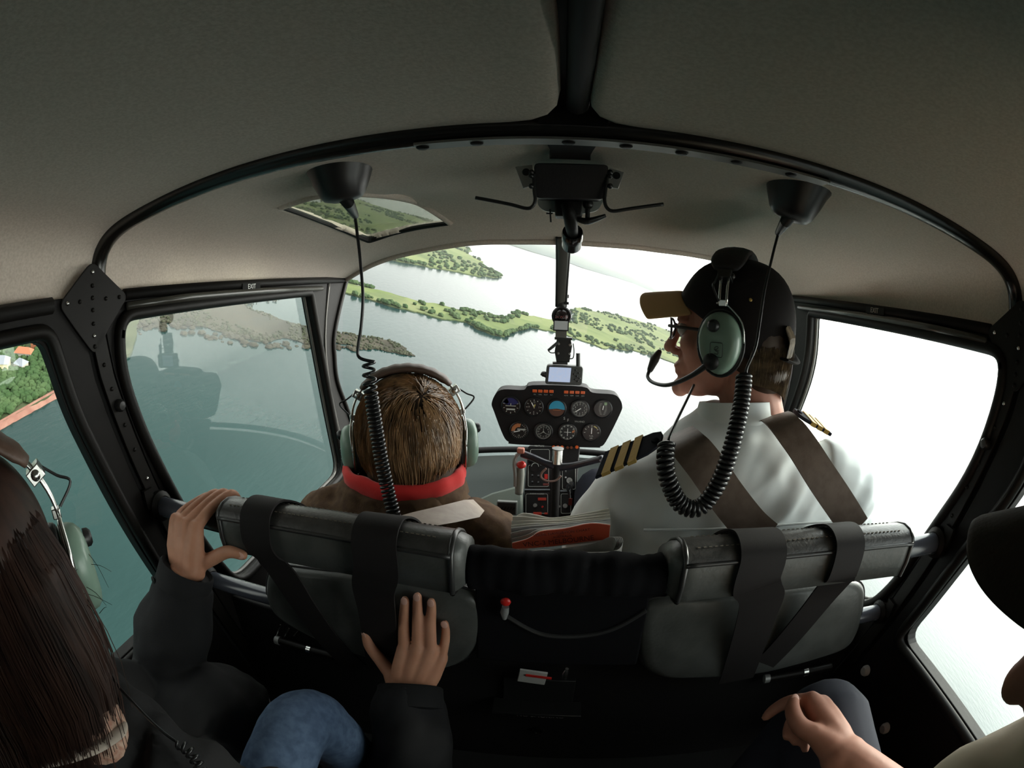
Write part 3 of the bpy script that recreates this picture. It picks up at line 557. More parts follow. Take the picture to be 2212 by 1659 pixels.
# black rods with bright ends below the seats, with their guide slots
def rod(a, b, lab, sl):
    A, B = at(*a, y=.575), at(*b, y=.565); e = empty('rod', (A + B) / 2, lab, 'rod'); d = (B - A).normalized()
    m = MB(); m.tube([A, B], .0075, 14); sub(m, 'tube', M_frame, e); m = MB(); m.tube([lerp(A, B, .55), lerp(A, B, .62)], .0085, 14); sub(m, 'ring', M_steel, e); m = MB(); m.tube([A - d * .004, A + d * .006], .0088, 14); sub(m, 'end_cap', M_grey, e)
    for s in sl: P = at(*s[0], y=.58); Q = at(*s[1], y=.58); m = MB(); m.tube([P, Q], .0014, 6); sub(m, 'guide', M_steel, e)
    return e
rod((600, 1383), (722, 1418), 'black rod with a bright ring below the left front seat', [((596, 1375), (606, 1350)), ((614, 1378), (624, 1357)), ((634, 1374), (645, 1362))])
rod((1655, 1466), (1795, 1440), 'black rod with a bright end below the right front seat', [((1728, 1400), (1748, 1428)), ((1745, 1398), (1758, 1420))])
# harness straps: over the pad top, down its rear face, to an anchor below
def harness(lab, segs, front):
    e = empty('safety_harness', (sum(s[0][0].x for s in segs) / len(segs), .45, .85), lab, 'harness')
    for P, wv, w in segs:
        m = MB(); m.strap(crom(P, 6), w, wv, .0013); sub(m, 'strap', M_belt, e, smooth=60)
    for P, wv, w, mt in front:
        m = MB(); m.strap(crom(P, 6), w, wv, .0013); sub(m, 'strap', mt, e, smooth=60)
    return e
def rear(px_top, px_bot, ytop=.440):
    """strap over the pad at column px_top, then down to px_bot"""
    a = at(*px_top, y=ytop); return [V((a.x, .552, .842)), V((a.x, .528, .862)), V((a.x, .500, .8795)), V((a.x, .476, .8885)), V((a.x, .455, .885)), V((a.x, .4425, .870)), V((a.x, .4405, .835))]
P1 = rear((549, 1140), None) + [at(605, 1232, y=.460), at(655, 1308, y=.50), at(720, 1395, y=.525), at(775, 1445, y=.535)]
P2 = rear((806, 1190), None) + [at(806, 1275, y=.462), at(815, 1335, y=.50), at(824, 1420, y=.525), at(826, 1450, y=.53)]
harness('dark harness of the left seat, beige where it crosses the brown jacket', [(P1, [V((1, 0, 0))] * 40 + [V((1, 0, .25))] * 60, .046), (P2, (1, 0, 0), .054)],
        [])
P3 = rear((1652, 1210), None) + [at(1646, 1295, y=.462), at(1632, 1345, y=.495), at(1606, 1425, y=.52), at(1590, 1470, y=.53)]
P4 = rear((1838, 1195), None) + [at(1805, 1258, y=.458), at(1765, 1306, y=.49), at(1690, 1395, y=.52), at(1640, 1445, y=.53)]
F3 = [at(1655, 1165, y=.545), at(1618, 1132, y=.560), at(1570, 1072, y=.575), at(1520, 1000, y=.595), at(1482, 955, y=.625), at(1462, 935, y=.70)]
F4 = [at(1850, 1145, y=.545), at(1822, 1100, y=.555), at(1775, 1030, y=.57), at(1730, 960, y=.595), at(1690, 910, y=.63), at(1672, 898, y=.70)]
harness('brown harness of the right seat, two straps crossing the white shirt', [(P3, (1, 0, 0), .060), (P4, [V((1, 0, 0))] * 40 + [V((1, 0, -.3))] * 60, .047)], [(F3, (1, 0, .45), .052, M_beltb), (F4, (1, 0, .3), .050, M_beltb)])
# ================================================================== OVERHEAD CONSOLE, CABLES' CEILING CUPS
yb = .60
e = empty('overhead_console', (0, yb, 1.29), 'black overhead box with silver brackets at the front end of the roof beam', 'console')
m = MB(); A = [at(1153, 352, y=.57), at(1316, 356, y=.57), at(1306, 431, y=.585), at(1157, 428, y=.585)]; m.prism(rnd(A, .006, 3), (0, .075, .008)); bx = sub(m, 'box', mat('console_black', (.012, .010, .012), .5, bump=.2, scale=300), e, bevel=.002)
for sg, q in ((-1, [(1113, 360), (1150, 356), (1152, 400), (1130, 407)]), (1, [(1316, 362), (1348, 372), (1336, 408), (1314, 404)])):
    Q = [at(*p, y=.600) for p in q]; k = MB(); k.prism(Q, (0, .003, 0)); br = sub(k, 'bracket', mat('bracket_silver', (.45, .45, .44), .4, .7), e, bevel=.0006)
    c = (Q[0] + Q[1]) / 2 + (Q[3] - Q[0]) * .3; k = MB(); k.lathe(c + V((0, -.0005, 0)), (0, -1, 0), [(.0048, 0), (.0048, .0008), (0, .0008)], 14); sub(k, 'hole', M_rub, br)
    R = ([(1153, 372), (1154, 410), (1156, 432), (1150, 446), (1136, 450), (1100, 441), (1027, 427)] if sg < 0 else [(1313, 378), (1308, 410), (1306, 434), (1312, 450), (1326, 456), (1360, 451), (1433, 441)])
    k = MB(); k.tube(crom([at(*p, y=.575) for p in R], 6), .0022, 8); sub(k, 'wire_arm', M_rub, e, smooth=180)
    for py in (372, 380, 402): c = at(1148 if sg < 0 else 1318, py, y=.574); k = MB(); k.ell(c, .0035, nu=8, nv=6); sub(k, 'screw', M_rub, e)
M_ice = mat('milky_plastic', (.42, .46, .44), .3)
m = MB(); m.prism(rnd([at(1160, 428, y=.63), at(1305, 430, y=.63), at(1292, 455, y=.63), at(1262, 462, y=.63), at(1180, 458, y=.63), at(1162, 446, y=.63)], .006, 3), (0, .004, 0)); sub(m, 'clear_plate', M_ice, e)
k = MB(); k.tube([at(1188, 452, y=.62), at(1190, 480, y=.62)], .0012, 6); k.box(at(1187, 461, y=.62), (.008, .002, .002)); sub(k, 'pin', M_rub, e)
e2 = empty('mount_arm', at(1230, 470, y=.64), 'black jointed arm and cup hanging below the overhead box', 'mount')
k = MB(); k.prism([at(1198, 432, y=.615), at(1259, 434, y=.615), at(1258, 468, y=.615), at(1199, 466, y=.615)], (0, .03, 0)); sub(k, 'block', M_rub, e2, bevel=.002)
k = MB(); k.tube(crom([at(1224, 440, y=.61), at(1230, 462, y=.61), at(1234, 485, y=.63), at(1237, 505, y=.66)], 5), [.0075, .0085, .0085, .0075], 12); sub(k, 'arm', M_blk, e2)
c = at(1237, 500, y=.66); d = (at(1234, 545, y=.70) - c).normalized(); k = MB(); k.lathe(c, d, [(.0, .004), (.011, .004), (.0135, 0), (.0145, .004), (.0145, .016), (.0135, .018), (.0135, .032), (.011, .036), (0, .036)], 22); sub(k, 'cup', mat('gloss_black', (.012, .011, .011), .16, spec=.6), e2)
k = MB(); k.tube(crom([at(1245, 472, y=.63), at(1270, 478, y=.63), at(1308, 466, y=.63)], 5), [.006, .0095, .005], 12, flat=.5); sub(k, 'wing_knob', M_rub, e2); k = MB(); k.tube([at(1270, 438, y=.63), at(1269, 472, y=.63)], .003, 8); k.ell(at(1270, 441, y=.63), .007, nu=10, nv=8); sub(k, 'stem', M_rub, e2)
def cup(a, b, tip, tipb, lab):
    A = on_head(*a) + V((0, 0, .004)); B = at(*b, y=A.y + .004); d = (B - A).normalized(); L = (B - A).length
    e = empty('cable_cup', A, lab, 'cable cup', 'ceiling cups for the headset cables')
    k = MB(); k.lathe(A, d, [(.0, -.006), (.046, -.006), (.041, .004), (.036, L * .45), (.029, L * .85), (.024, L), (.014, L + .003), (0, L + .003)], 26); sub(k, 'cone', mat('cup_black', (.016, .015, .015), .4, spec=.5), e, smooth=50)
    k = MB(); k.tube([B - d * .004, at(*tip, y=B.y), at(*tipb, y=.625)], [.0085, .0078, .0048], 14); sub(k, 'boot', M_rub, e)
    return e
cup((735, 372), (742, 430), (752, 438), (768, 466), 'black cone with cable on the ceiling near the overhead window')
cup((1722, 410), (1706, 470), (1698, 478), (1681, 503), 'black cone with cable on the ceiling above the capped pilot')
def coil(P, r, pitch, wire, n=10, seg=6):
    """helix around the path P (a list of points); pitch can vary along the path"""
    L = [0]
    for i in range(1, len(P)): L.append(L[-1] + (P[i] - P[i - 1]).length)
    out = []; s = 0; ph = 0; j = 0; N = V((1, 0, 0))
    while s < L[-1]:
        while j < len(P) - 2 and L[j + 1] < s: j += 1
        c = P[j].lerp(P[j + 1], (s - L[j]) / max(L[j + 1] - L[j], 1e-9)); T = (P[min(j + 2, len(P) - 1)] - P[max(j - 1, 0)]).normalized()
        N = (N - T * N.dot(T)).normalized(); B = T.cross(N); f = s / L[-1]; rr = r(f) if callable(r) else r
        out.append(c + (N * cos(ph) + B * sin(ph)) * rr); ph += 2 * pi / n; s += (pitch(f) if callable(pitch) else pitch) / n
    m = MB(); m.tube(out, wire, seg); return m, out
M_cable = mat('cable', (.010, .010, .011), .28, spec=.6)
ybc = .625
e = empty('coiled_cable', at(772, 500, y=ybc), 'coiled black cable hanging in front of the boy\'s hair', 'cable')
e['label'] = 'coiled black cable hanging straight behind the brown haired passenger'
Pc = crom([at(px, py, y=y) for px, py, y in ((797, 782, .625), (799, 830, .622), (806, 880, .618), (815, 940, .612), (826, 1005, .605), (838, 1060, .60), (852, 1118, .59), (856, 1150, .59))], 8)
mc, oc = coil(Pc, lambda f: .0085, lambda f: .0125 if f < .1 else (.0125 - (f - .1) * .06 if f < .2 else .0058), .0023, 11); sub(mc, 'coil', M_cable, e, smooth=180)
k = MB(); k.tube(crom([at(px, py, y=ybc) for px, py in ((766, 462), (771, 500), (778, 560), (784, 640), (780, 705), (774, 745), (776, 772))] + [oc[0]], 6), .0024, 8); sub(k, 'straight_cable', M_cable, e, smooth=180)
e = empty('coiled_cable', at(1660, 580, y=.62), 'coiled black cable looping behind the white shirt from the pilot headset', 'cable')
Pc = crom([at(px, py, y=y) for px, py, y in ((1607, 812, .60), (1603, 860, .585), (1592, 920, .565), (1575, 985, .55), (1549, 1050, .54), (1512, 1096, .535), (1472, 1090, .535), (1446, 1045, .54), (1437, 1000, .55), (1440, 958, .565))], 8)
mc, oc = coil(Pc, .0090, .0064, .0031, 11); sub(mc, 'coil', M_cable, e, smooth=180)
k = MB(); k.tube(crom([at(px, py, y=y) for px, py, y in ((1682, 500, .622), (1668, 555, .62), (1652, 625, .615), (1642, 690, .61), (1632, 750, .60), (1612, 800, .60))] + [oc[0]], 6), .0021, 8); sub(k, 'straight_cable', M_cable, e, smooth=180)
k = MB(); k.tube(crom([oc[-1]] + [at(px, py, y=y) for px, py, y in ((1446, 945, .575), (1466, 900, .62), (1488, 855, .68), (1499, 832, .72))], 6), .0021, 8); sub(k, 'thin_lead', M_cable, e, smooth=180)
# ================================================================== CENTRE BOW, COMPASS, NAVIGATOR
m = MB(); Pb = [at(1217, 514, y=1.0), at(1216, 560, y=1.06), at(1214, 610, y=1.12), at(1212, 662, y=1.17)]
m.tube(crom(Pb, 5), [.0150, .0140, .0128, .0120], 16, flat=.6); bow = struct(m.build('trim_11', mat('bow_paint', (.10, .098, .085), .3, spec=.6), smooth=180))
for sg in (-1, 1): k = MB(); k.tube([p + V((sg * w, -.004, 0)) for p, w in zip(crom(Pb, 5), [.0135 - .0022 * i / 15 for i in range(16)])], .0026, 6); sub(k, 'edge_strip', M_rub, bow)
e = empty('compass', at(1212, 690, y=1.16), 'round black compass with a white card holder on the windscreen centre post', 'compass')
c = at(1213, 682, y=1.17); k = MB(); k.ell(c, (.0225, .022, .0235), nu=22, nv=14); sub(k, 'bowl', mat('compass_black', (.014, .008, .008), .2, spec=.6), e, smooth=180)
k = MB(); k.lathe(c + V((0, -.012, 0)), (0, -1, 0), [(.0235, 0), (.0235, .004), (.021, .006), (.019, .003)], 24); sub(k, 'bezel', M_rub, e)
for i, tx in enumerate(('24', 'W', '30')): text(tx, .0085, c + V(((i - 1) * .011, -.0235, -.002)), Rb, mat('dim_red', (.20, .05, .05), .6), 'lettering', e)
k = MB(); k.tube([at(1216, 640, y=1.16), at(1213, 662, y=1.165)], [.012, .010], 12); k.box(at(1224, 640, y=1.155), (.010, .008, .008)); k.box(at(1224, 655, y=1.155), (.010, .008, .006)); sub(k, 'clamp', M_rub, e)
k = MB(); k.box(at(1212, 704, y=1.145), (.036, .004, .024)); ch = sub(k, 'card_holder', M_rub, e); k = MB(); k.box(at(1212, 703, y=1.142), (.031, .002, .020)); cd = sub(k, 'card', mat('card_grey', (.5, .52, .53), .5), ch)
k = MB(); k.box(at(1212, 721, y=1.15), (.026, .012, .016)); sub(k, 'silver_block', M_steel, e)
e = empty('navigator', at(1219, 810, y=1.16), 'small grey navigator with a lit map screen on top of the instrument panel', 'navigator')
Q = [at(*p, y=1.16) for p in ((1181, 788), (1260, 792), (1257, 833), (1177, 830))]; k = MB(); k.prism(rnd(Q, .008, 5), (0, .022, 0)); bd = sub(k, 'body', mat('navigator_grey', (.05, .052, .05), .5), e, bevel=.002)
Q = [at(*p, y=1.1585) for p in ((1187, 793), (1234, 795), (1231, 826), (1184, 824))]; k = MB(); k.prism(Q, (0, .002, 0)); sub(k, 'screen', mat('map_screen', (.10, .13, .20), .2, emit=(.30, .36, .48), estr=.75, col2=(.16, .14, .15), cscale=120), e)
for px_, py_ in ((1244, 800), (1250, 806), (1240, 808), (1246, 813), (1252, 818), (1242, 820), (1248, 824)): k = MB(); k.ell(at(px_, py_, y=1.1585), (.0028, .0016, .0022), nu=8, nv=6); sub(k, 'button', M_rub, e)
k = MB(); k.tube([at(1249, 792, y=1.166), at(1249, 763, y=1.166)], .0052, 10); sub(k, 'antenna', mat('antenna_grey', (.035, .037, .035), .5), e); k = MB(); k.ell(at(1175, 808, y=1.166), (.008, .007, .007), nu=8, nv=6); k.tube([at(1169, 806, y=1.17), at(1180, 812, y=1.17)], .005, 8); sub(k, 'plug', M_rub, e)
e = empty('cradle', at(1217, 757, y=1.16), 'black bolted bracket joining the compass post to the navigator', 'bracket')
k = MB(); k.prism([at(*p, y=1.165) for p in ((1203, 732), (1233, 733), (1236, 748), (1230, 783), (1202, 782), (1198, 760))], (0, .016, 0)); k.box(at(1217, 731, y=1.168), (.042, .016, .006)); k.box(at(1210, 784, y=1.168), (.036, .016, .005)); sub(k, 'plate', M_rub, e, bevel=.001)
for p in ((1207, 743), (1231, 745), (1206, 763), (1230, 764)): k = MB(); k.lathe(at(*p, y=1.164), (0, -1, 0), [(.0034, 0), (.003, .0018), (0, .002)], 10); sub(k, 'bolt', M_steel, e)
k = MB(); k.tube(crom([at(*p, y=1.16) for p in ((1206, 738), (1195, 748), (1184, 757))], 4), [.003, .0038, .003], 8); k.tube(crom([at(*p, y=1.16) for p in ((1184, 757), (1190, 762), (1200, 762))], 4), .0014, 6); sub(k, 'lever', M_rub, e); k = MB(); k.tube(crom([at(*p, y=1.16) for p in ((1238, 742), (1240, 758), (1238, 773), (1230, 775))], 4), .0014, 6); sub(k, 'wire', M_rub, e)
# ================================================================== INSTRUMENT PANEL, PEDESTAL, CYCLIC
YP = 1.20
e = empty('instrument_panel', at(1203, 900, y=YP), 'black mushroom shaped instrument panel with nine round dials', 'panel')
OUT = [(1062, 871), (1072, 849), (1089, 841), (1131, 842), (1150, 832), (1257, 835), (1280, 848), (1324, 852), (1338, 861), (1344, 876), (1340, 893), (1309, 954), (1296, 965), (1280, 967), (1115, 960), (1099, 955), (1087, 941), (1067, 889)]
k = MB(); Pn = crom([at(*p, y=YP) for p in OUT], 4, closed=True); k.prism(Pn, (0, .05, 0)); sub(k, 'housing', mat('panel_black', (.007, .006, .0065), .6, bump=.15, scale=400, spec=.25), e, bevel=.004, smooth=30)
M_dial = mat('dial_black', (.010, .010, .011), .3); M_tick = mat('dial_print', (.42, .43, .40), .6, emit=(.42, .43, .40), estr=.02); M_amb = mat('amber_lens', (.40, .07, .015), .3, emit=(.5, .07, .01), estr=.12)
M_blue = mat('dial_blue', (.03, .30, .48), .4); M_brn = mat('dial_brown', (.10, .035, .02), .5); M_nav = mat('dial_navy', (.02, .025, .12), .4); M_yel = mat('dial_yellow', (.55, .48, .15), .4); M_org = mat('dial_orange', (.45, .16, .06), .5)
GR = .0215
def arcpoly(c, r0, r1, a0, a1, n=14, y=0):
    return [c + V((r1 * cos(lerp(a0, a1, i / n)), y, r1 * sin(lerp(a0, a1, i / n)))) for i in range(n + 1)] + [c + V((r0 * cos(lerp(a1, a0, i / n)), y, r0 * sin(lerp(a1, a0, i / n)))) for i in range(n + 1)]
def gauge(p, kind):
    c = at(*p, y=YP - .001); g_ = None
    k = MB(); k.lathe(c, (0, -1, 0), [(GR + .003, 0), (GR + .003, .003), (GR + .0005, .004), (GR, .0015), (0, .0015)], 30); g_ = sub(k, 'gauge', M_dial, e, smooth=30)
    f = c + V((0, -.0022, 0))
    def ring(n, r0, r1, w, skip=(), mt=M_tick):
        k = MB()
        for i in range(n):
            if i in skip: continue
            a = pi / 2 - 2 * pi * i / n; d = V((cos(a), 0, sin(a))); s = V((-sin(a), 0, cos(a))) * w; k.prism([f + d * r0 - s, f + d * r1 - s, f + d * r1 + s, f + d * r0 + s], (0, -.0003, 0))
        sub(k, 'scale', mt, g_, smooth=0)
    def needle(a, L, w=.0011, mt=M_white):
        a = radians(a); d = V((cos(a), 0, sin(a))); s = V((-sin(a), 0, cos(a))) * w; k = MB(); q = f + V((0, -.001, 0)); k.prism([q - d * L * .2 - s, q + d * L * .75 - s, q + d * L, q + d * L * .75 + s, q - d * L * .2 + s], (0, -.0006, 0)); sub(k, 'needle', mt, g_, smooth=0)
    def patch(poly, mt, nm='band'): k = MB(); k.prism(poly, (0, -.0003, 0)); sub(k, nm, mt, g_, smooth=0)
    def num(lst, r, sz=.0062):
        for i, t_ in enumerate(lst):
            a = pi / 2 - 2 * pi * i / len(lst)
            if t_: text(t_, sz, f + V((r * cos(a), -.0004, r * sin(a))), Rb, M_tick, 'numeral', g_)
    if kind == 'clock': ring(12, .016, .0195, .0008); num(['12', '', '', '3', '', '', '6', '', '', '9', '', ''], .0125); needle(118, .015); needle(70, .009, .0016, M_yel)
    if kind == 'horizon':
        patch(arcpoly(f, 0, .020, radians(-8), radians(188)), M_blue, 'sky_half'); patch(arcpoly(f, 0, .020, radians(188), radians(352)), M_brn, 'ground_half'); k = MB(); k.box(f + V((0, -.001, -.004)), (.02, .0008, .0012)); sub(k, 'bar', M_org, g_)
    if kind == 'turn': patch(arcpoly(f, .004, .0205, radians(20), radians(160)), M_nav); patch(arcpoly(f, .010, .020, radians(118), radians(155)), M_yel); ring(10, .016, .020, .0008, (0, 1, 9)); k = MB(); k.box(f + V((0, -.001, 0)), (.026, .0008, .0018)); k.box(f + V((0, -.001, .003)), (.002, .0008, .007)); sub(k, 'aeroplane', M_tick, g_); k = MB(); k.box(f + V((0, -.001, -.009)), (.022, .0008, .004)); sub(k, 'slip_tube', M_tick, g_)
    if kind == 'full': ring(36, .0165, .0195, .0004); ring(12, .0145, .0195, .0006); num(['0', '1', '2', '3', '4', '5', '6', '7', '8', '9'], .0118, .0055); needle(215, .016)
    if kind == 'twin':
        for sx in (-1, 1):
            k = MB()
            for i in range(9): z = -.014 + i * .0034; x = sx * (.004 + .004 * math.sin(i * .35)); k.box(f + V((x, 0, z)), (.005, .0006, .0007))
            sub(k, 'scale', M_tick, g_, smooth=0)
        patch([f + V(q) for q in ((.003, 0, .010), (.010, 0, .010), (.010, 0, .017), (.003, 0, .017))], mat('dial_green', (.25, .35, .2), .5)); needle(80, .010)
    if kind == 'map': patch(arcpoly(f, .010, .0195, radians(75), radians(185)), M_org); ring(24, .016, .0195, .0005); num(['', '', '5', '', '10', '', '15', ''], .0125, .0055); needle(195, .015); k = MB(); k.box(f + V((.006, -.0006, .004)), (.02, .0006, .004)); sub(k, 'label_plate', M_tick, g_)
    if kind == 'dir': ring(36, .0165, .0195, .0006); num(['N', '3', '6', 'E', '12', '15', 'S', '21', '24', 'W', '30', '33'], .0130, .0055); needle(90, .011, .0005, M_tick); needle(-35, .011, .0005, M_tick); needle(215, .011, .0005, M_tick)
    if kind == 'cdi': ring(12, .015, .0195, .0013); ring(36, .0175, .0195, .0005); k = MB(); k.box(f + V((0, -.001, 0)), (.0012, .0006, .020)); k.box(f + V((0, -.001, 0)), (.018, .0006, .0010)); sub(k, 'cross_bars', M_white, g_); patch([f + V(q) for q in ((.011, 0, -.001), (.019, 0, -.002), (.018, 0, .006), (.012, 0, .004))], M_org)
    if kind == 'alt': ring(12, .0155, .0195, .0008, (4, 5, 6, 7, 8)); patch(arcpoly(f, .0165, .0190, radians(40), radians(75)), M_yel); needle(90, .015); text('FUEL', .005, f + V((0, -.0004, -.009)), Rb, M_tick, 'numeral', g_); text('LBS', .005, f + V((0, -.0004, -.015)), Rb, M_tick, 'numeral', g_)
for p, kd in (((1103.5, 876), 'turn'), ((1153.5, 879), 'clock'), ((1203, 882), 'horizon'), ((1252.5, 883), 'full'), ((1302, 883), 'twin'), ((1121, 930), 'map'), ((1174, 932), 'dir'), ((1226, 933), 'cdi'), ((1277.5, 934), 'alt')): gauge(p, kd)
for g0, y0 in ((1155, 844.5), (1223, 847)):
    for i in range(4):
        c = at(g0 + i * 12, y0 + i * .35, y=YP - .001); k = MB(); k.box(c, (.011, .003, .007)); sub(k, 'warning_light', M_amb, e, bevel=.0008)
        text(('OIL', 'FUEL', 'CLUT', 'ALT')[i] if g0 < 1200 else ('ROTR', 'TEMP', 'CHIP', 'GOV')[i], .0038, at(g0 + i * 12, y0 + 7.5 + i * .35, y=YP - .0015), Rb, M_tick, 'lettering', e)
text('VH-HNO', .0065, at(1252, 911, y=YP - .001), Rb, M_tick, 'registration', e)
for p, t_ in (((1219, 904), 'S'), ((1227, 908), 'F')): text(t_, .010, at(*p, y=YP - .001), Rb, M_tick, 'lettering', e)
for p in ((1154, 954), (1207, 954)): k = MB(); k.ell(at(*p, y=YP - .002), .002, nu=8, nv=6); sub(k, 'screw', M_frame, e)
# pedestal with radios
e = empty('radio_pedestal', at(1190, 1040, y=1.15), 'black radio pedestal with knobs and orange lights under the instrument panel', 'pedestal')
PA_, PB_ = at(1141, 964, y=1.185), at(1253, 966, y=1.185); PC_, PD_ = at(1235, 1160, y=1.08), at(1124, 1160, y=1.08)
k = MB(); k.prism([PA_, PB_, PC_, PD_], (0, .10, -.03)); sub(k, 'housing', mat('pedestal_black', (.009, .0075, .008), .55, bump=.2, scale=300, spec=.25), e, bevel=.003)
pn = (PB_ - PA_).cross(PD_ - PA_).normalized(); pn = -pn if pn.y > 0 else pn; Rp = basis(PB_ - PA_, PA_ - PD_)
def pp(px, py, o=.001): return at(px, py, p=(PA_ + pn * o, pn))
def pq(a, b, o, t_=.001): return [pp(a[0], a[1], o), pp(b[0], a[1], o), pp(b[0], b[1], o), pp(a[0], b[1], o)]
def pbox(nm, a, b, mt, o=.001, th=.004, par=None): k = MB(); k.prism(pq(a, b, o), -pn * th); return sub(k, nm, mt, par or e, bevel=.0006)
M_mod = mat('module_face', (.012, .0115, .0125), .5, spec=.3)
for nm, a, b in (('gauge_module', (1143, 968), (1190, 998)), ('compass_module', (1138, 1002), (1188, 1054)), ('switch_module', (1212, 1000), (1246, 1060)), ('radio', (1133, 1064), (1186, 1112)), ('transponder', (1209, 1064), (1236, 1112))):
    r_ = pbox(nm, a, b, M_mod, .003)
    k = MB(); Q = rnd([pp(x, y, .0035) for x, y in ((a[0] + 3, a[1] + 3), (b[0] - 3, a[1] + 3), (b[0] - 3, b[1] - 3), (a[0] + 3, b[1] - 3))], .004, 3); k.tube(Q + Q[:2], .0006, 4, cap=False); sub(k, 'outline', M_tick, r_)
pbox('label_strip', (1133, 1056), (1188, 1059), mat('strip_grey', (.25, .27, .30), .5), .004); pbox('label_strip', (1210, 1059), (1236, 1062), mat('strip_grey', (.25, .27, .30), .5), .004)
for x in (1196, 1205, 1214, 1246): k = MB(); k.lathe(pp(x, 966, .002), pn, [(.0045, 0), (.004, .003), (0, .0035)], 12); sub(k, 'warning_light', M_amb, e)
for x in (1226, 1234): k = MB(); k.lathe(pp(x, 967, .002), pn, [(.004, 0), (.0035, .002), (0, .0025)], 12); sub(k, 'warning_light', mat('dark_amber', (.12, .03, .01), .4), e)
for x, y, r_ in ((1156, 1092, .0055), (1221, 1093, .0062), (1172, 1095, .003), (1208, 1094, .003)): k = MB(); k.lathe(pp(x, y, .004), pn, [(r_, 0), (r_ * .85, .006), (0, .0065)], 14); sub(k, 'knob', M_grey if x != 1172 else M_red, e)
for a, b in (((1162, 1075), (1180, 1081)), ((1152, 1106), (1170, 1112)), ((1176, 1107), (1183, 1111))): pbox('display', a, b, mat('red_digits', (.16, .02, .015), .4, emit=(.5, .04, .02), estr=.10), .0045, .0006)
for x, y in ((1150, 1030), (1163, 1031), (1150, 1044), (1163, 1045), (1222, 1020), (1222, 1035), (1234, 1052)): k = MB(); k.tube([pp(x, y, .003), pp(x, y - 4, .010)], [.0016, .0024], 8); sub(k, 'switch', M_rub if x < 1200 else M_grey, e)
c = pp(1156, 1008, .004); k = MB(); k.lathe(c, pn, [(.013, 0), (.013, .003), (.0115, .003), (.0115, .001), (0, .001)], 20); q = sub(k, 'small_gauge', M_dial, e); k = MB(); k.tube([c + Rp @ V((.009 * cos(a), .009 * sin(a), .003)) for a in [pi * i / 8 for i in range(9)]], .0008, 4); sub(k, 'scale', M_tick, q)
pbox('red_guard', (1176, 1024), (1183, 1035), M_red, .005); pbox('red_guard', (1173, 1044), (1186, 1049), mat('dull_red', (.16, .03, .025), .5), .004)
text('MIXTURE', .006, pp(1165, 963.5, .0035), Rp, M_tick, 'lettering', e); text('RADIO MASTER', .005, pp(1160, 1067, .0045), Rp, M_tick, 'lettering', e)
# keys in the switch module
e = empty('key_bunch', pp(1231, 1038, .01), 'bunch of shiny keys with a red tag hanging from the pedestal', 'keys')
for i, (dx, dy) in enumerate(((0, 0), (4, 8), (-3, 14))): c = pp(1230 + dx, 1038 + dy, .012 + .004 * i); k = MB(); k.lathe(c, pn + V((.3 * i, 0, 0)), [(.0075, 0), (.0075, .002), (.003, .002), (.003, 0)], 14); k.box(c + V((.002, 0, -.014)), (.005, .002, .018), Matrix.Rotation(.3 - .3 * i, 3, 'Y')); sub(k, 'key', M_steel, e)
k = MB(); k.tube([pp(1232, 1050, .012), pp(1232, 1082, .012)], .0014, 6); sub(k, 'chain', M_steel, e); k = MB(); k.box(pp(1232, 1084, .012), (.009, .003, .018)); sub(k, 'red_tag', mat('tag_red', (.22, .04, .03), .5), e)
# cyclic stick with its cross bar
e = empty('cyclic_stick', at(1200, 1040, y=1.0), 'black T-bar control stick with a silver hub in front of the pedestal', 'control stick')
k = MB(); k.tube(crom([at(*p) for p in ()] + [at(1128, 980, y=1.0), at(1150, 988, y=.99), at(1178, 1000, y=.985), at(1204, 1008, y=.985), at(1232, 1007, y=.98), at(1262, 1000, y=.965), at(1302, 990, y=.94)], 5), [.0085, .0078, .0078, .009, .008, .0072, .007], 12); sub(k, 'cross_bar', mat('bar_black', (.02, .02, .028), .28, spec=.6), e, smooth=180)
k = MB(); k.tube([at(1205, 972, y=.99), at(1203, 1002, y=.985)], .0112, 18); hb = sub(k, 'hub', M_steel, e); k = MB(); k.lathe(at(1205, 971, y=.99), (0, 0, 1), [(.0112, 0), (.0125, .001), (.0125, .003), (.009, .004), (0, .004)], 18); sub(k, 'hub_cap', M_grey, hb)
k = MB(); k.tube([at(1202, 1005, y=.985), at(1200, 1060, y=.975), at(1197, 1150, y=.96)], [.0095, .009, .009], 14); sub(k, 'post', M_blkm, e)
k = MB(); k.tube(crom([at(1124, 1008, y=1.0), at(1123, 1025, y=1.0), at(1122, 1045, y=1.0), at(1121, 1066, y=1.0)], 4), [.0085, .0105, .0098, .009], 14); gp = sub(k, 'left_grip', mat('grip_grey', (.20, .21, .19), .55), e, smooth=180)
k = MB(); k.ell(at(1126, 1004, y=.992), (.0105, .009, .0085)); sub(k, 'red_button', M_red, gp); k = MB(); k.tube(crom([at(1124, 978, y=.995), at(1115, 985, y=.993), at(1111, 1000, y=.992), at(1113, 1024, y=.993), at(1113, 1050, y=.995)], 5), .0042, 8); sub(k, 'trigger', M_grey, gp)
k = MB(); k.box(at(1125, 973, y=.99), (.016, .014, .012)); sub(k, 'thumb_switch', mat('switch_pink', (.45, .16, .11), .5), gp, bevel=.003)
k = MB(); k.tube(crom([at(*p, y=.96) for p in ((1180, 1012), (1170, 1022), (1170, 1032), (1182, 1039), (1200, 1038), (1212, 1028))], 5), .0022, 8); sub(k, 'lead', mat('pink_lead', (.20, .12, .10), .4), e)
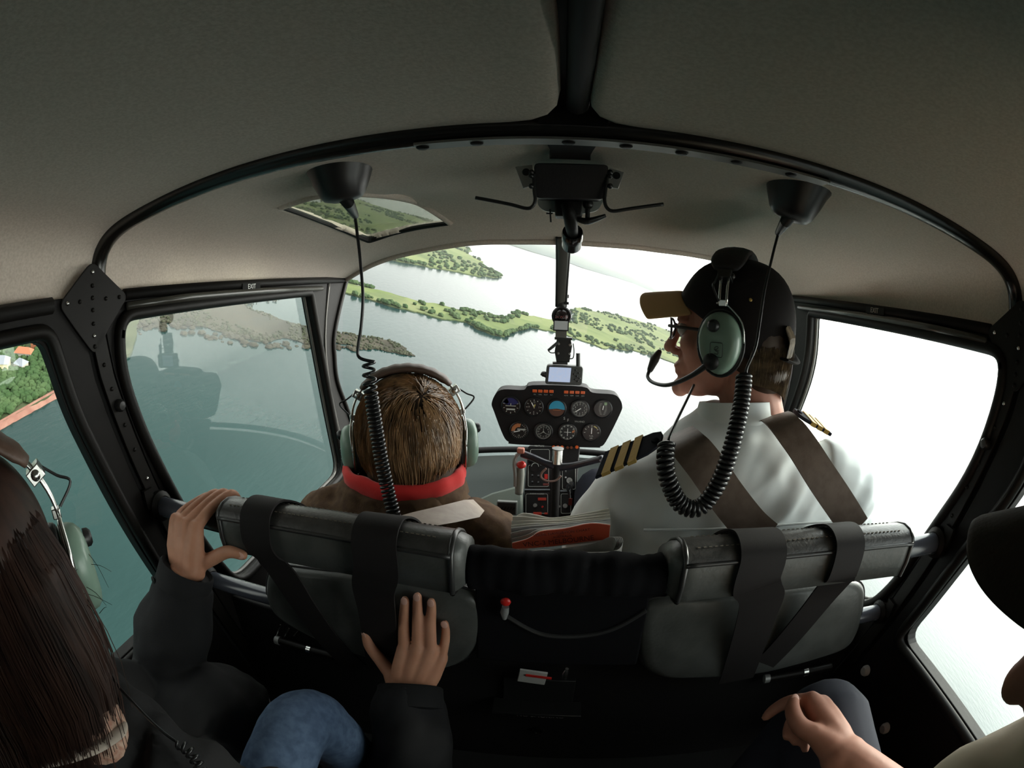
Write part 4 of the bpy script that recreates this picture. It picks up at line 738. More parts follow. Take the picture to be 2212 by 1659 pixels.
# grey-green tunnel cover left of the pedestal, with a vent
e = empty('tunnel_cover', at(1070, 1085, y=1.1), 'grey green sloping cover with a dark vent left of the radio pedestal', 'cover')
k = MB(); k.prism([at(*p, y=q) for p, q in (((955, 1118), 1.0), ((1005, 1090), 1.03), ((1062, 1064), 1.07), ((1128, 1046), 1.10), ((1132, 1200), 1.02), ((985, 1230), .96))], (0, .07, -.05)); sub(k, 'shell', mat('grey_green', (.115, .14, .12), .7, bump=.2, scale=300), e, bevel=.006)
Q = [at(*p, y=1.033) for p in ((1074, 1083), (1117, 1085), (1116, 1113), (1069, 1111))]; k = MB(); k.prism(Q, (0, .01, 0)); vt = sub(k, 'vent_frame', mat('vent_grey', (.17, .18, .17), .6), e, bevel=.001); k = MB(); k.prism([lerp(q, sum(Q, V()) / 4, .13) + V((0, -.002, 0)) for q in Q], (0, .004, 0)); sub(k, 'vent', M_rub, vt)
for i in range(6): a = lerp(lerp(Q[0], Q[3], .45), lerp(Q[1], Q[2], .45), .15 + .14 * i); k = MB(); k.box(a + V((0, -.003, 0)), (.003, .002, .008), Matrix.Rotation(.4, 3, 'Y')); sub(k, 'louvre', M_blk, vt)
# ================================================================== CHART AND NEWSPAPER IN THE POUCH
e = empty('chart_booklet', at(1215, 1150, y=.60), 'thick folded chart with an orange cover standing between the front seats', 'chart')
M_pap = mat('paper', (.62, .60, .52), .85, col2=(.70, .68, .62), cscale=40); M_papg = mat('paper_grey', (.42, .42, .42), .85, col2=(.52, .52, .50), cscale=90); M_or = mat('orange_cover', (.55, .075, .028), .6, bump=.1, scale=60)
def sheet(top, y0, bot, mt, nm, par, dy=.0, th=.0016):
    T = crom([at(*p, y=y0) for p in top], 6); B = [at(p[0], p[1], y=y0 - .004) for p in bot]; B = resample(crom(B, 6), len(T)); T = resample(T, len(B)); k = MB()
    k.loft([[a, b, b + V((0, th, 0)), a + V((0, th, 0))] for a, b in zip(T, B)]); return sub(k, nm, mt, par, smooth=30)
tops = [[(1116, 1115), (1130, 1109), (1160, 1113), (1190, 1119), (1230, 1115), (1280, 1106), (1315, 1099)], [(1107, 1116), (1130, 1116), (1165, 1120), (1205, 1122), (1250, 1115), (1317, 1106)], [(1105, 1126), (1140, 1125), (1200, 1125), (1260, 1119), (1318, 1112)], [(1104, 1135), (1150, 1131), (1210, 1129), (1270, 1123), (1318, 1119)],
        [(1104, 1141), (1150, 1136), (1210, 1132), (1270, 1127), (1319, 1121)], [(1103, 1152), (1140, 1144), (1200, 1138), (1260, 1131), (1319, 1126)], [(1106, 1164), (1140, 1155), (1165, 1144), (1220, 1139), (1270, 1131), (1319, 1130)], [(1107, 1172), (1135, 1165), (1150, 1158), (1170, 1146), (1220, 1141), (1275, 1130), (1319, 1133)]]
for i, t_ in enumerate(tops): sheet(t_, .640 - i * .006, [(1107, 1188), (1160, 1184), (1240, 1176), (1317, 1168)], M_pap if i < 4 or i == 7 else M_papg, 'page', e)
cv = sheet([(1106, 1174), (1136, 1166), (1150, 1159), (1170, 1148), (1220, 1142), (1275, 1131), (1318, 1135)], .588, [(1107, 1186), (1180, 1181), (1250, 1172), (1315, 1165)], M_or, 'orange_cover', e)
Rc = basis(at(1300, 1160, y=.59) - at(1150, 1176, y=.59), (0, -.1, 1)); M_ink = mat('dark_ink', (.10, .012, .008), .7)
text('VNC-3 MELBOURNE', .0108, at(1206, 1170, y=.582), Rc, M_ink, 'lettering', cv); text('VISUAL NAVIGATION CHART', .0058, at(1213, 1151, y=.582), Rc, M_ink, 'lettering', cv); text('AUSTRALIA', .005, at(1215, 1159, y=.582), Rc, M_ink, 'lettering', cv)
e = empty('newspaper', at(1240, 1190, y=.555), 'folded grey newspaper tucked in front of the orange chart', 'newspaper')
for i in range(5):
    d = i * .0032; k = MB(); P = crom([at(1108, 1197, y=.545 + d * .3), at(1170, 1188, y=.543 + d), at(1250, 1193, y=.541 + d), at(1315, 1192, y=.543 + d), at(1338 - i * 3, 1185, y=.552 + d * .6), at(1345 - i * 3.5, 1168, y=.566), at(1334 - i * 4, 1160, y=.585 - d), at(1290 - i * 4, 1176, y=.585 - d), at(1180, 1188, y=.580 - d)], 6)
    k.loft([[p, p + V((0, 0, -.055)), p + V((.0006, .0008, -.055)), p + V((.0006, .0008, 0))] for p in P]); sub(k, 'page', mat('newsprint', (.40, .39, .37), .9, col2=(.48, .47, .45), cscale=60), e, smooth=60)
# ================================================================== PEOPLE
M_skin = mat('skin', (.47, .225, .14), .55, bump=.08, scale=220, col2=(.53, .265, .17), cscale=45, spec=.35, sss=.12)
M_skinp = mat('skin_fair', (.46, .205, .145), .55, bump=.08, scale=260, col2=(.52, .25, .18), cscale=40, spec=.35, sss=.12)
M_nail = mat('nail', (.62, .36, .29), .35)
M_jack = mat('dark_jacket', (.013, .013, .014), .8, bump=.35, scale=500, spec=.2)
M_jean = mat('denim', (.055, .088, .15), .85, bump=.4, scale=600, col2=(.085, .13, .21), cscale=90, spec=.2)
M_shirt = mat('white_shirt', (.80, .84, .84), .8, bump=.15, scale=700, spec=.2, sheen=.1)
M_brown = mat('brown_jacket', (.070, .038, .022), .85, bump=.4, scale=350, col2=(.105, .062, .034), cscale=60, spec=.2)
M_redc = mat('red_fleece', (.62, .018, .016), .9, bump=.3, scale=400, sheen=.2)
M_navy = mat('navy_trousers', (.018, .019, .028), .85, bump=.2, scale=500, spec=.2)
M_cream = mat('cream_shirt', (.55, .47, .36), .85, bump=.2, scale=500)
M_green = mat('headset_green', (.20, .30, .235), .38, spec=.5, coat=.2)
M_band = mat('band_leather', (.105, .062, .045), .5, bump=.25, scale=120)
M_hairb = mat('brown_hair', (.12, .064, .028), .4, col2=(.42, .24, .115), cscale=70, spec=.5, stretch=(1, 1, .25))
M_hairk = mat('hair_under', (.045, .024, .011), .6)
M_hairw = mat('long_dark_hair', (.014, .0065, .0045), .55, col2=(.038, .017, .011), cscale=60, spec=.25, stretch=(1, 1, .2))
M_hairp = mat('fair_hair', (.10, .072, .048), .5, col2=(.24, .18, .11), cscale=90, spec=.4)
M_lens = glass('spectacle_lens', (.95, .97, .97), 2.0)
def frame(c, f, roll=0, s=1.0, up=(0, 0, 1)):
    f = V(f).normalized(); r = f.cross(V(up)).normalized(); u = r.cross(f)
    if roll: q = Quaternion(f, roll); r = q @ r; u = q @ u
    R = Matrix(((r.x, f.x, u.x), (r.y, f.y, u.y), (r.z, f.z, u.z)))
    return lambda x, y, z: V(c) + R @ (V((x, y, z)) * s), R
def head(m, H, R, s=1.0, jaw=1.0):
    e = lambda c, r: m.ell(H(*c), tuple(q * s for q in r), R, 24, 16)
    e((0, -.012, .035), (.074, .094, .080)); e((0, .020, -.020), (.064, .068, .085)); e((0, .030, -.062), (.052 * jaw, .050, .045)); e((0, .058, -.086), (.034 * jaw, .038, .025)); e((0, .090, -.099), (.019, .016, .017))
    e((0, .074, .028), (.050, .020, .016)); e((0, .066, -.058), (.030, .028, .026))
    for sg in (-1, 1): e((sg * .036, .058, -.018), (.024, .024, .024)); e((sg * .009, .100, -.036), (.008, .010, .007)); e((sg * .030, .076, .020), (.022, .014, .007)); e((sg * .077, -.008, -.012), (.010, .020, .032))
    m.tube([H(0, .086, .020), H(0, .097, .002), H(0, .108, -.018), H(0, .115, -.030)], [.007 * s, .0075 * s, .009 * s, .0105 * s], 12, dome=True)
    e((0, .093, -.060), (.021, .010, .0065)); e((0, .091, -.071), (.018, .010, .0065)); e((0, .085, -.048), (.016, .010, .010))
    m.tube([H(0, -.018, -.02), H(0, -.035, -.09), H(0, -.055, -.16), H(0, -.065, -.22)], [.056 * s, .054 * s, .056 * s, .066 * s], 20)
def finger(m, J, r, dome=True): m.tube(crom(J, 5), r, 12, dome=dome)
def nail(par, tip, prev, out, r=.0052):
    d = (V(tip) - V(prev)).normalized(); n = (V(out) - d * V(out).dot(d)).normalized(); R = basis(d, n.cross(d)); k = MB(); k.ell(V(tip) + n * .0056 - d * .001, (r * 1.25, r * .95, .0012), Matrix(((d.x, n.cross(d).x, n.x), (d.y, n.cross(d).y, n.y), (d.z, n.cross(d).z, n.z))), 12, 8); sub(k, 'fingernail', M_nail, par, smooth=180)
TEX = {}
def folds(o, strength, size, depth=2):
    key = (size, depth)
    if key not in TEX: t = bpy.data.textures.new('folds', 'CLOUDS'); t.noise_scale = size; t.noise_depth = depth; TEX[key] = t
    q = o.modifiers.new('d', 'DISPLACE'); q.texture = TEX[key]; q.strength = strength; q.mid_level = .5; q.texture_coords = 'LOCAL'; return o
def ering(c, rx, ry, n=28, tilt=0, p=2.0):
    out = []
    for k in range(n):
        a = 2 * pi * k / n; ca, sa = cos(a), sin(a); out.append(V(c) + V((rx * math.copysign(abs(ca) ** (2 / p), ca), ry * math.copysign(abs(sa) ** (2 / p), sa), tilt * ca * rx)))
    return out
def headset(c, f, label, roll=0, s=1.0, boom=True, cam_side=-1, spread=.086, mark=True, up=(0, 0, 1), pad=True):
    H, R = frame(c, f, roll, s, up); e = empty('headset', H(0, 0, .09), label, 'headset', 'pilot style headsets')
    for sg in (-1, 1):
        X = R @ V((sg, 0, 0)); k = MB(); rings = []
        for d, q in ((.0, .92), (.004, 1.0), (.014, 1.0), (.022, .95), (.028, .82), (.031, .6), (.032, .25)):
            rings.append([H(sg * (spread + d), -.004 + .033 * q * cos(a) * (1 + .10 * sin(a)), -.012 + .046 * q * sin(a)) for a in [2 * pi * i / 28 for i in range(28)]])
        k.loft(rings); cup_ = sub(k, 'ear_cup', M_green, e, smooth=60)
        k = MB(); rings = []
        for d, q in ((-.020, .75), (-.019, .98), (-.010, 1.06), (-.002, 1.04), (.001, .98)):
            rings.append([H(sg * (spread + d), -.004 + .034 * q * cos(a), -.012 + .047 * q * sin(a)) for a in [2 * pi * i / 24 for i in range(24)]])
        k.loft(rings); sub(k, 'ear_seal', M_rub, e, smooth=60)
        # wire yoke round the cup, stirrup and slider
        k = MB(); k.tube([H(sg * (spread + .006), -.004 + .0365 * cos(a), -.012 + .0495 * sin(a)) for a in [2 * pi * i / 30 for i in range(32)]], .0022 * s, 8, cap=False); sub(k, 'rim_wire', M_steel if s < 1 else M_rub, cup_, smooth=180)
        k = MB(); k.tube(crom([H(sg * (spread + .007), -.040, -.010), H(sg * (spread + .009), -.036, .020), H(sg * (spread + .008), -.012, .044), H(sg * (spread + .006), .004, .046)], 5), .0026 * s, 8, flat=.6); sub(k, 'stirrup', M_steel, cup_, smooth=180)
        k = MB(); k.box(H(sg * (spread + .006), -.006, .047), (.010 * s, .012 * s, .010 * s), R); sub(k, 'clamp', M_steel, cup_, bevel=.001)
        k = MB(); k.lathe(H(sg * (spread + .030), .002, .014), X, [(.0095 * s, 0), (.009 * s, .006 * s), (.006 * s, .009 * s), (0, .0095 * s)], 16); sub(k, 'knob', M_rub, cup_)
        if sg == -1 and mark:
            sq = rnd([H(sg * (spread + .0338), -.004 + a * .0095, -.020 + b * .0105) for a, b in ((-1, -1), (1, -1), (1, 1), (-1, 1))], .003, 4); k = MB(); k.tube(sq + sq[:2], .0005, 5, cap=False); sub(k, 'emblem', M_rub, cup_)
            k = MB(); k.tube(crom([H(sg * (spread + .0342), -.004 + a * .001, -.020 + b * .001) for a, b in ((3, -5), (-2, -6), (-3, -3), (1, -1), (3, 2), (0, 5), (-3, 4), (-1, 1), (3, 0), (-4, -1))], 4), .0005, 5); sub(k, 'emblem', M_rub, cup_)
        if sg == -1:
            k = MB(); k.lathe(H(sg * (spread + .026), .004, -.038), X, [(.013 * s, 0), (.0125 * s, .006 * s), (.008 * s, .010 * s), (0, .011 * s)], 18); sub(k, 'boom_pivot', M_rub, cup_)
            if boom:
                k = MB(); k.tube(crom([H(-(spread + .030), .004, -.038), H(-(spread + .026), .035, -.062), H(-(spread + .012), .075, -.082), H(-.060, .118, -.090), H(-.040, .138, -.084), H(-.026, .138, -.070)], 6), [.0052 * s, .0040 * s, .0034 * s, .0032 * s, .0032 * s, .0036 * s], 10); bm2 = sub(k, 'boom', M_rub, e, smooth=180)
                k = MB(); k.tube([H(-.028, .139, -.074), H(-.020, .134, -.056), H(-.016, .128, -.044)], [.0055 * s, .0085 * s, .0055 * s], 12, dome=True); sub(k, 'microphone', mat('mic_dark', (.03, .024, .022), .5), bm2, smooth=180)
    # band over the head: two steel wires each side, leather pad on top
    def arc(a, dy, r=0): return H((spread + .008 + r) * sin(a), -.006 + dy * (1 - .3 * abs(sin(a))), .040 + (.090 + r) * cos(a))
    for dy in (-.008, .008): k = MB(); k.tube([arc(lerp(-1.52, 1.52, i / 30), dy) for i in range(31)], .0021 * s, 8); sub(k, 'band_wire', M_steel, e, smooth=180)
    for sg in (-1, 1):
        k = MB(); k.box(arc(sg * 1.02, 0), (.014 * s, .022 * s, .018 * s), R @ Matrix.Rotation(sg * 1.02, 3, 'Y')); k.ell(arc(sg * 1.02, -.014), (.0055 * s, .006 * s, .0055 * s), None, 10, 8); sub(k, 'slider', M_rub if s >= 1 else M_steel, e, bevel=.001)
        k = MB(); k.tube(crom([arc(sg * 1.0, .012, .006), arc(sg * 1.2, .014, .016), H(sg * (spread + .030), .004, .070), H(sg * (spread + .012), 0, .050)], 5), .0016 * s, 6); sub(k, 'lead', M_rub, e)
    if pad:
        k = MB(); rings = []
        for i in range(25):
            a = lerp(-.88, .88, i / 24); w = .031 * (1 - .35 * abs(a / .88) ** 6); t = .0085 * (1 - .4 * abs(a / .88) ** 6); row = []
            for j in range(12): b = 2 * pi * j / 12; row.append(arc(a, 0, .001 + t * sin(b) * (1 + .1 * sin(i * 2.1))) + R @ V((0, w * cos(b), 0)) * s)
            rings.append(row)
        k.loft(rings); sub(k, 'head_pad', M_band, e, smooth=180)
    return e
def strands(root, n, path, r0, r1, seg=3):
    m = MB()
    for i in range(n):
        P = path(i)
        if P: m.tube(P, [lerp(r0, r1, k / (len(P) - 1)) for k in range(len(P))], seg, cap=False)
    return m
# ------------------------------------------------------------------ pilot: cap, glasses, white shirt, looking to the left
PF_ = V((-.84, .54, -.04)); PC_ = V((.283, .782, 1.087)); H, R = frame(PC_, PF_)
m = MB(); head(m, H, R); m.loft([ering((.30, .70, z), rx, ry) for z, rx, ry in ((.48, .14, .09), (.60, .15, .09), (.75, .17, .09), (.84, .14, .08), (.90, .07, .06))])
m.tube([(.16, .70, .82), (.10, .80, .70), (.09, .92, .62)], [.05, .045, .04], 14); m.tube([(.47, .67, .84), (.50, .74, .74), (.51, .88, .62)], [.05, .045, .04], 14)
for sg in (-1, 1): m.tube([(.30 + sg * .08, .72, .50), (.30 + sg * .10, 1.02, .52), (.30 + sg * .09, 1.10, .33)], [.075, .06, .05], 14)
pilot = thing(m.build('person', M_skinp, remesh=.0032, relax=5), 'person in a white uniform shirt and dark cap, looking left in profile', 'person')
for sg in (-1, 1): k = MB(); k.ell(H(sg * .030, .078, .004), .0115, nu=14, nv=10); sub(k, 'eye', mat('eye_white', (.6, .58, .55), .2), pilot)
# shirt
m = MB(); m.loft([ering((x, y, z), rx, ry, 32, t, 2.4) for x, y, z, rx, ry, t in ((.31, .73, .50, .150, .090, 0), (.31, .72, .58, .175, .105, 0), (.305, .70, .68, .190, .120, 0), (.300, .69, .76, .205, .124, .0), (.295, .69, .83, .200, .112, .02), (.290, .695, .872, .172, .098, .03), (.285, .705, .905, .136, .084, .03), (.282, .720, .938, .098, .072, .03), (.285, .735, .956, .066, .062, .02), (.29, .742, .968, .053, .054, 0))])
m.tube(crom([(.165, .69, .842), (.118, .70, .828), (.092, .735, .775), (.080, .79, .70), (.075, .86, .64)], 4), [.058, .062, .058, .056, .054], 18); m.tube(crom([(.43, .68, .878), (.490, .675, .860), (.528, .70, .79), (.535, .76, .70), (.53, .84, .65)], 4), [.062, .066, .062, .056, .054], 18)
shirt = folds(m.build('shirt', M_shirt, pilot, remesh=.005, relax=8), .010, .10)
def crease(o, fu, fv, du, dv, amp, seed=0):
    """long soft folds: bake the modifiers, then push the vertices along stretched noise"""
    sc = bpy.data.scenes.new('bake'); sc.collection.objects.link(o); sc.view_layers[0].update(); dg = sc.view_layers[0].depsgraph
    me = bpy.data.meshes.new_from_object(o.evaluated_get(dg)); bpy.data.scenes.remove(sc); o.modifiers.clear(); o.data = me
    du, dv = V(du).normalized(), V(dv).normalized()
    NV = [v.normal.copy() for v in me.vertices]
    for v in me.vertices:
        p = v.co; w_ = noise.noise(p * 5 + V((seed, 0, 3))) * .5
        n1 = noise.noise(V((p.dot(du) * fu + w_, p.dot(dv) * fv + 2.0 * w_, p.y * 3 + seed))); n2 = noise.noise(V((p.dot(du) * fu * 2.2 + 9, p.dot(dv) * fv * 2.3 + w_, seed)))
        v.co = p + NV[v.index] * (amp * ((1 - abs(n1) * 2.2) * .7 + n2 * .5))
    me.polygons.foreach_set('use_smooth', [True] * len(me.polygons)); return o
crease(shirt, 3.5, 15, (.55, 0, .85), (.85, 0, -.55), .011, 1)
m = MB(); cr_ = []
for z, rx, ry, dy in ((.930, .082, .074, 0), (.944, .073, .068, .004), (.962, .066, .063, .012), (.980, .0625, .060, .016), (.980, .0585, .0565, .016), (.945, .060, .060, .006)): cr_.append([V((.286 + .004 * (z - .94) / .055, .733 + dy, z)) + V((rx * cos(a), ry * sin(a), -.012 * sin(a) * (1 if z > .95 else 0) + .05 * rx * cos(a))) for a in [2 * pi * i / 36 for i in range(36)]])
m.loft(cr_, cap=False); sub(m, 'collar', M_shirt, pilot, smooth=60)
m = MB(); m.tube(crom([(.12, .585, .835), (.22, .573, .842), (.30, .571, .845), (.40, .578, .842), (.49, .60, .83)], 6), .0018, 6); sub(m, 'yoke_seam', M_shirt, shirt)
M_gold = mat('gold_braid', (.55, .36, .10), .45, .3, bump=.4, scale=300)
def epaulette(A, B, wv, up, nst):
    A, B, wv, up = V(A), V(B), V(wv).normalized(), V(up).normalized(); k = MB(); d = (B - A)
    k.loft([[p - wv * w, p + wv * w, p + wv * w + up * .006, p - wv * w + up * .006] for p, w in ((A, .026), (A + d * .8, .022), (A + d * .95, .016), (B, .006))]); ep = sub(k, 'epaulette', M_navy, pilot, bevel=.001)
    for i in range(nst):
        q = A + d * (.10 + .20 * i); k = MB(); k.loft([[p - wv * .0262, p + wv * .0262, p + wv * .0262 + up * .0075, p - wv * .0262 + up * .0075] for p in (q, q + d * .13)]); sub(k, 'gold_stripe', M_gold, ep)
    k = MB(); k.lathe(A + d * .88 + up * .006, up, [(.006, 0), (.005, .003), (0, .004)], 12); sub(k, 'button', M_navy, ep)
epaulette(at(1298, 1008, y=.662), at(1432, 950, y=.672), (-.30, -.85, -.45), (-.35, -.45, .8), 3); epaulette(at(1782, 930, y=.69), at(1715, 893, y=.72), (.1, .9, .1), (.35, -.25, .9), 3)
k = MB()
for sg in (-1, 1): k.tube([(.30 + sg * .08, .76, .50), (.30 + sg * .10, 1.03, .525), (.30 + sg * .09, 1.12, .30)], [.095, .078, .06], 16)
k.tube([(.30, .73, .46), (.30, .73, .54)], .09, 20); tr = sub(k, 'trousers', M_navy, pilot, remesh=.008, relax=4)
# his raised left knee beside the pedestal
k = MB(); k.tube(crom([(.12, .86, .52), (.115, 1.02, .64), (.112, 1.10, .66), (.115, 1.16, .56), (.12, 1.2, .36)], 5), [.08, .068, .062, .056, .05], 16); sub(k, 'trouser_leg', M_navy, pilot, smooth=180)
# hair and cap
k = MB(); k.ell(H(0, -.042, -.005), (.074, .068, .080), R, 24, 16); k.ell(H(0, -.056, -.050), (.062, .050, .052), R, 24, 16); sub(k, 'hair', M_hairk, pilot, remesh=.004, relax=3)
def ph(i):
    a = random.uniform(-2.6, 2.6); z0 = random.uniform(.0, .02); out = []
    for t in (0, .4, .75, 1): z = lerp(z0 - .03, -.100 + .03 * abs(sin(a)) , t); rr = lerp(1.0, .86, t) * (1 + .03 * random.random()); out.append(H(.074 * rr * sin(a), -.036 - .072 * rr * max(.1, cos(a)) , z))
    return out if cos(a) > .15 else None
sub(strands(None, 1500, ph, .0011, .0006), 'hair_strands', M_hairp, pilot, smooth=0)
M_cap = mat('cap_black', (.016, .013, .013), .85, bump=.3, scale=500, spec=.2)
k = MB(); rings = []
for z, q in ((-.048, .93), (-.025, .975), (.0, .995), (.03, 1.0), (.06, .96), (.085, .86), (.105, .70), (.118, .48), (.124, .25), (.1255, .05)):
    rings.append([H(.084 * q * cos(a), -.010 + .102 * q * sin(a), z + ((.050 - z * 1.0) * max(0, sin(a)) ** .6 + .012 * (1 - max(0, sin(a))) if z < .02 else (.030 * max(0, sin(a)) if z < .04 else (.008 * max(0, sin(a)) if z < .07 else 0))) - .022 * max(0, -sin(a)) * (1 if z < 0 else 0)) for a in [2 * pi * i / 40 for i in range(40)]])
k.loft(rings); capm = sub(k, 'cap', M_cap, pilot, smooth=60, subsurf=1)
k = MB(); rows = []
for i in range(25):
    u = -1 + i / 12; row = []
    for t in (0, .25, .5, .75, .92, 1): row.append(H(.071 * u * (1 - .10 * t), lerp(.088 * math.sqrt(1 - (u * .84) ** 2), .088 + .076 * (1 - .42 * abs(u) ** 3), t), (.066 - (.036 + .006 * t) * u * u - .006 * t)))
    rows.append(row)
k.loft(rows, closed=False, cap=False); sub(k, 'brim', mat('brim_tan', (.58, .36, .16), .8, bump=.2, scale=400), capm, smooth=180, solid=.006, off=0, subsurf=1)
k = MB(); k.tube(crom([H(.052, -.098, -.028), H(.02, -.110, -.036), H(-.02, -.110, -.036), H(-.052, -.098, -.028)], 5), .010, 10, flat=.25); sub(k, 'strap', M_cap, capm)
tf = []
for i in range(260): x_ = random.uniform(-.052, .012); z_ = random.uniform(.012, .022); tf.append([H(x_, -.104 + .3 * abs(x_ + .02) ** 1.2, z_), H(x_ * 1.02, -.112 + .3 * abs(x_ + .02) ** 1.2, z_ - .018), H(x_ * 1.0 + random.gauss(0, .002), -.108 + .3 * abs(x_ + .02) ** 1.2, z_ - .040)])
sub(strands(None, 260, lambda i: tf[i], .0012, .0006), 'hair_tuft', M_hairp, pilot, smooth=0)
k = MB(); k.lathe(H(-.078, -.045, .058), R @ V((-.8, -.45, .4)), [(.003, 0), (.002, .001), (0, .0012)], 10); sub(k, 'eyelet', M_gold, capm)
hs = headset(PC_ + V((0, 0, .004)), PF_, 'green headset worn over the dark cap of the white shirted pilot', boom=True, spread=.092)
for q in hs.children:
    if q.name.startswith('head_pad'): q.data.materials[0] = mat('pad_black', (.014, .011, .011), .7, bump=.3, scale=200)
# glasses
e = empty('glasses', H(0, .1, .01), 'black framed glasses on the capped pilot', 'glasses')
for sg in (-1, 1):
    lens = [H(sg * .033 + .024 * cos(a), .101 - .010 * abs(cos(a) * (1 if sg * cos(a) > 0 else 0)), .004 + .017 * sin(a)) for a in [2 * pi * i / 20 for i in range(20)]]
    k = MB(); k.tube(lens + lens[:2], .0019, 6, cap=False); fr2 = sub(k, 'rim', M_rub, e); k = MB(); k.add(lens, [tuple(range(20))]); sub(k, 'lens', M_lens, fr2, smooth=0)
    k = MB(); k.tube([H(sg * .058, .095, .010), H(sg * .075, .075, .010), H(sg * .080, .0, .006)], .0026, 8); sub(k, 'temple_arm', M_rub, e)
k = MB(); k.tube([H(-.010, .102, .008), H(0, .105, .011), H(.010, .102, .008)], .0018, 6); sub(k, 'bridge', M_rub, e)
# ------------------------------------------------------------------ front left passenger: brown jacket, red collar, seen from behind
BC = V((-.262, .795, .872)); BF = V((-.30, .95, -.10)); H, R = frame(BC, BF, -.03, .97)
m = MB(); head(m, H, R, .97); m.loft([ering((-.27, .76, z), rx, ry) for z, rx, ry in ((.45, .12, .08), (.58, .12, .08), (.72, .11, .07), (.78, .06, .055))])
for sg in (-1, 1): m.tube([(-.265 + sg * .12, .75, .72), (-.265 + sg * .17, .82, .60), (-.265 + sg * .15, .95, .54)], [.04, .036, .03], 12); m.tube([(-.27 + sg * .07, .80, .50), (-.27 + sg * .09, 1.06, .52), (-.27 + sg * .08, 1.14, .36)], [.06, .05, .04], 14)
boy = thing(m.build('person', M_skinp, remesh=.004, relax=4), 'person with brown hair, red collar and brown jacket, seen from behind', 'person')
m = MB(); m.loft([ering((-.275, .755, z), rx, ry, 30, 0, 2.3) for z, rx, ry in ((.50, .14, .09), (.58, .160, .110), (.68, .172, .115), (.735, .165, .105), (.775, .135, .092), (.80, .105, .086), (.815, .096, .084))])
m.tube(crom([(-.37, .735, .745), (-.412, .738, .722), (-.445, .79, .64), (-.42, .95, .54)], 4), [.058, .062, .06, .05], 16); m.tube(crom([(-.16, .722, .752), (-.115, .718, .732), (-.090, .755, .65), (-.12, .93, .54)], 4), [.060, .063, .062, .05], 16)
jk = folds(m.build('jacket', M_brown, boy, remesh=.006, relax=6), .016, .05)
m = MB(); m.loft([ering((-.265, .772, z), rx, ry, 30) for z, rx, ry in ((.785, .114, .104), (.805, .112, .102), (.822, .100, .094), (.824, .090, .084), (.79, .092, .086))], cap=False); folds(sub(m, 'collar', M_brown, boy, smooth=60, subsurf=1), .010, .03)
m = MB(); m.loft([[V((-.268, .775, z)) + V((rx * cos(a), ry * sin(a), .004 * sin(a * 1 + .6) - .004 * cos(a))) for a in [2 * pi * i / 36 for i in range(36)]] for z, rx, ry in ((.802, .102, .094), (.815, .113, .104), (.834, .112, .103), (.844, .104, .095), (.838, .095, .086), (.81, .093, .084))], cap=False); folds(sub(m, 'red_collar', M_redc, boy, smooth=180, subsurf=1), .010, .03)
k = MB()
for sg in (-1, 1): k.tube([(-.27 + sg * .08, .80, .50), (-.27 + sg * .09, 1.08, .53), (-.27 + sg * .08, 1.17, .30)], [.09, .07, .055], 14)
sub(k, 'trousers', M_navy, boy, remesh=.009, relax=3)
k = MB(); k.ell(H(0, -.014, .030), (.088, .104, .092), R, 28, 18); k.ell(H(0, -.045, -.030), (.078, .066, .075), R, 28, 18); k.ell(H(0, -.046, -.075), (.060, .046, .045), R, 24, 16); hairb = sub(k, 'hair', M_hairk, boy, remesh=.005, relax=4)
WH = V((.030, -.075, .075))        # whorl at the crown, head coordinates
def bh(i):
    a = random.uniform(0, 2 * pi); t0 = random.random() ** .6; out = []
    # start on the scalp, flow away from the whorl
    az = random.uniform(-2.5, 2.5); el = random.uniform(-1.0, 1.25); d = V((sin(az) * cos(el), -cos(az) * cos(el), sin(el))); w = WH.normalized()
    p = V((d.x, d.y, d.z)); L = random.uniform(.35, .75)
    for k in range(5):
        q = p.normalized(); ex = .003 + .004 * random.random() + (.006 * (k / 4) ** 2 if el < 0 else .002 * k / 4); sc = V((.090, .106, .094)); zz = q.z
        nar = 1 - .20 * smooth01((-.25 - zz) / .6); out.append(H(q.x * (sc.x + ex) * nar, -.018 + q.y * (sc.y + ex) * nar - .010 * smooth01(-zz), .026 + q.z * ((sc.z if zz > 0 else .128) + ex)))
        g = (q - w * q.dot(w)); g = g.normalized() if g.length > .01 else V((1, 0, 0)); tw = q.cross(g) * .35
        fl = (g + tw) * .45 + V((.10 * noise.noise(q * 3 + V((5, 0, 0))), 0, -.9)) * (.8 if zz < .55 else .35); fl = fl - q * fl.dot(q); p = q + fl.normalized() * L / 4
    return out if min(q_.y for q_ in out) < BC.y + .05 else None
sub(strands(None, 6500, bh, .0012, .0004), 'hair_strands', M_hairb, boy, smooth=0)
headset(BC + V((0, 0, .004)), BF, 'green headset with brown head pad on the brown haired passenger', roll=-.03, s=.97, boom=True, spread=.094)
# beige shoulder strap over his right shoulder
e = empty('shoulder_belt', at(940, 1110, y=.59), 'beige shoulder belt crossing the brown jacket to the seat top', 'belt')
k = MB(); A = [(822, 1127, .548, 938, 1136, .548), (890, 1108, .58, 985, 1128, .575), (950, 1094, .62, 1012, 1122, .605), (1002, 1081, .66, 1036, 1117, .64), (1022, 1080, .70, 1046, 1104, .69)]
k.loft([[at(a, b, y=c), at(d, f_, y=g_), at(d, f_, y=g_) + V((0, .002, 0)), at(a, b, y=c) + V((0, .002, 0))] for a, b, c, d, f_, g_ in A]); sub(k, 'webbing', M_beltg, e, smooth=60)
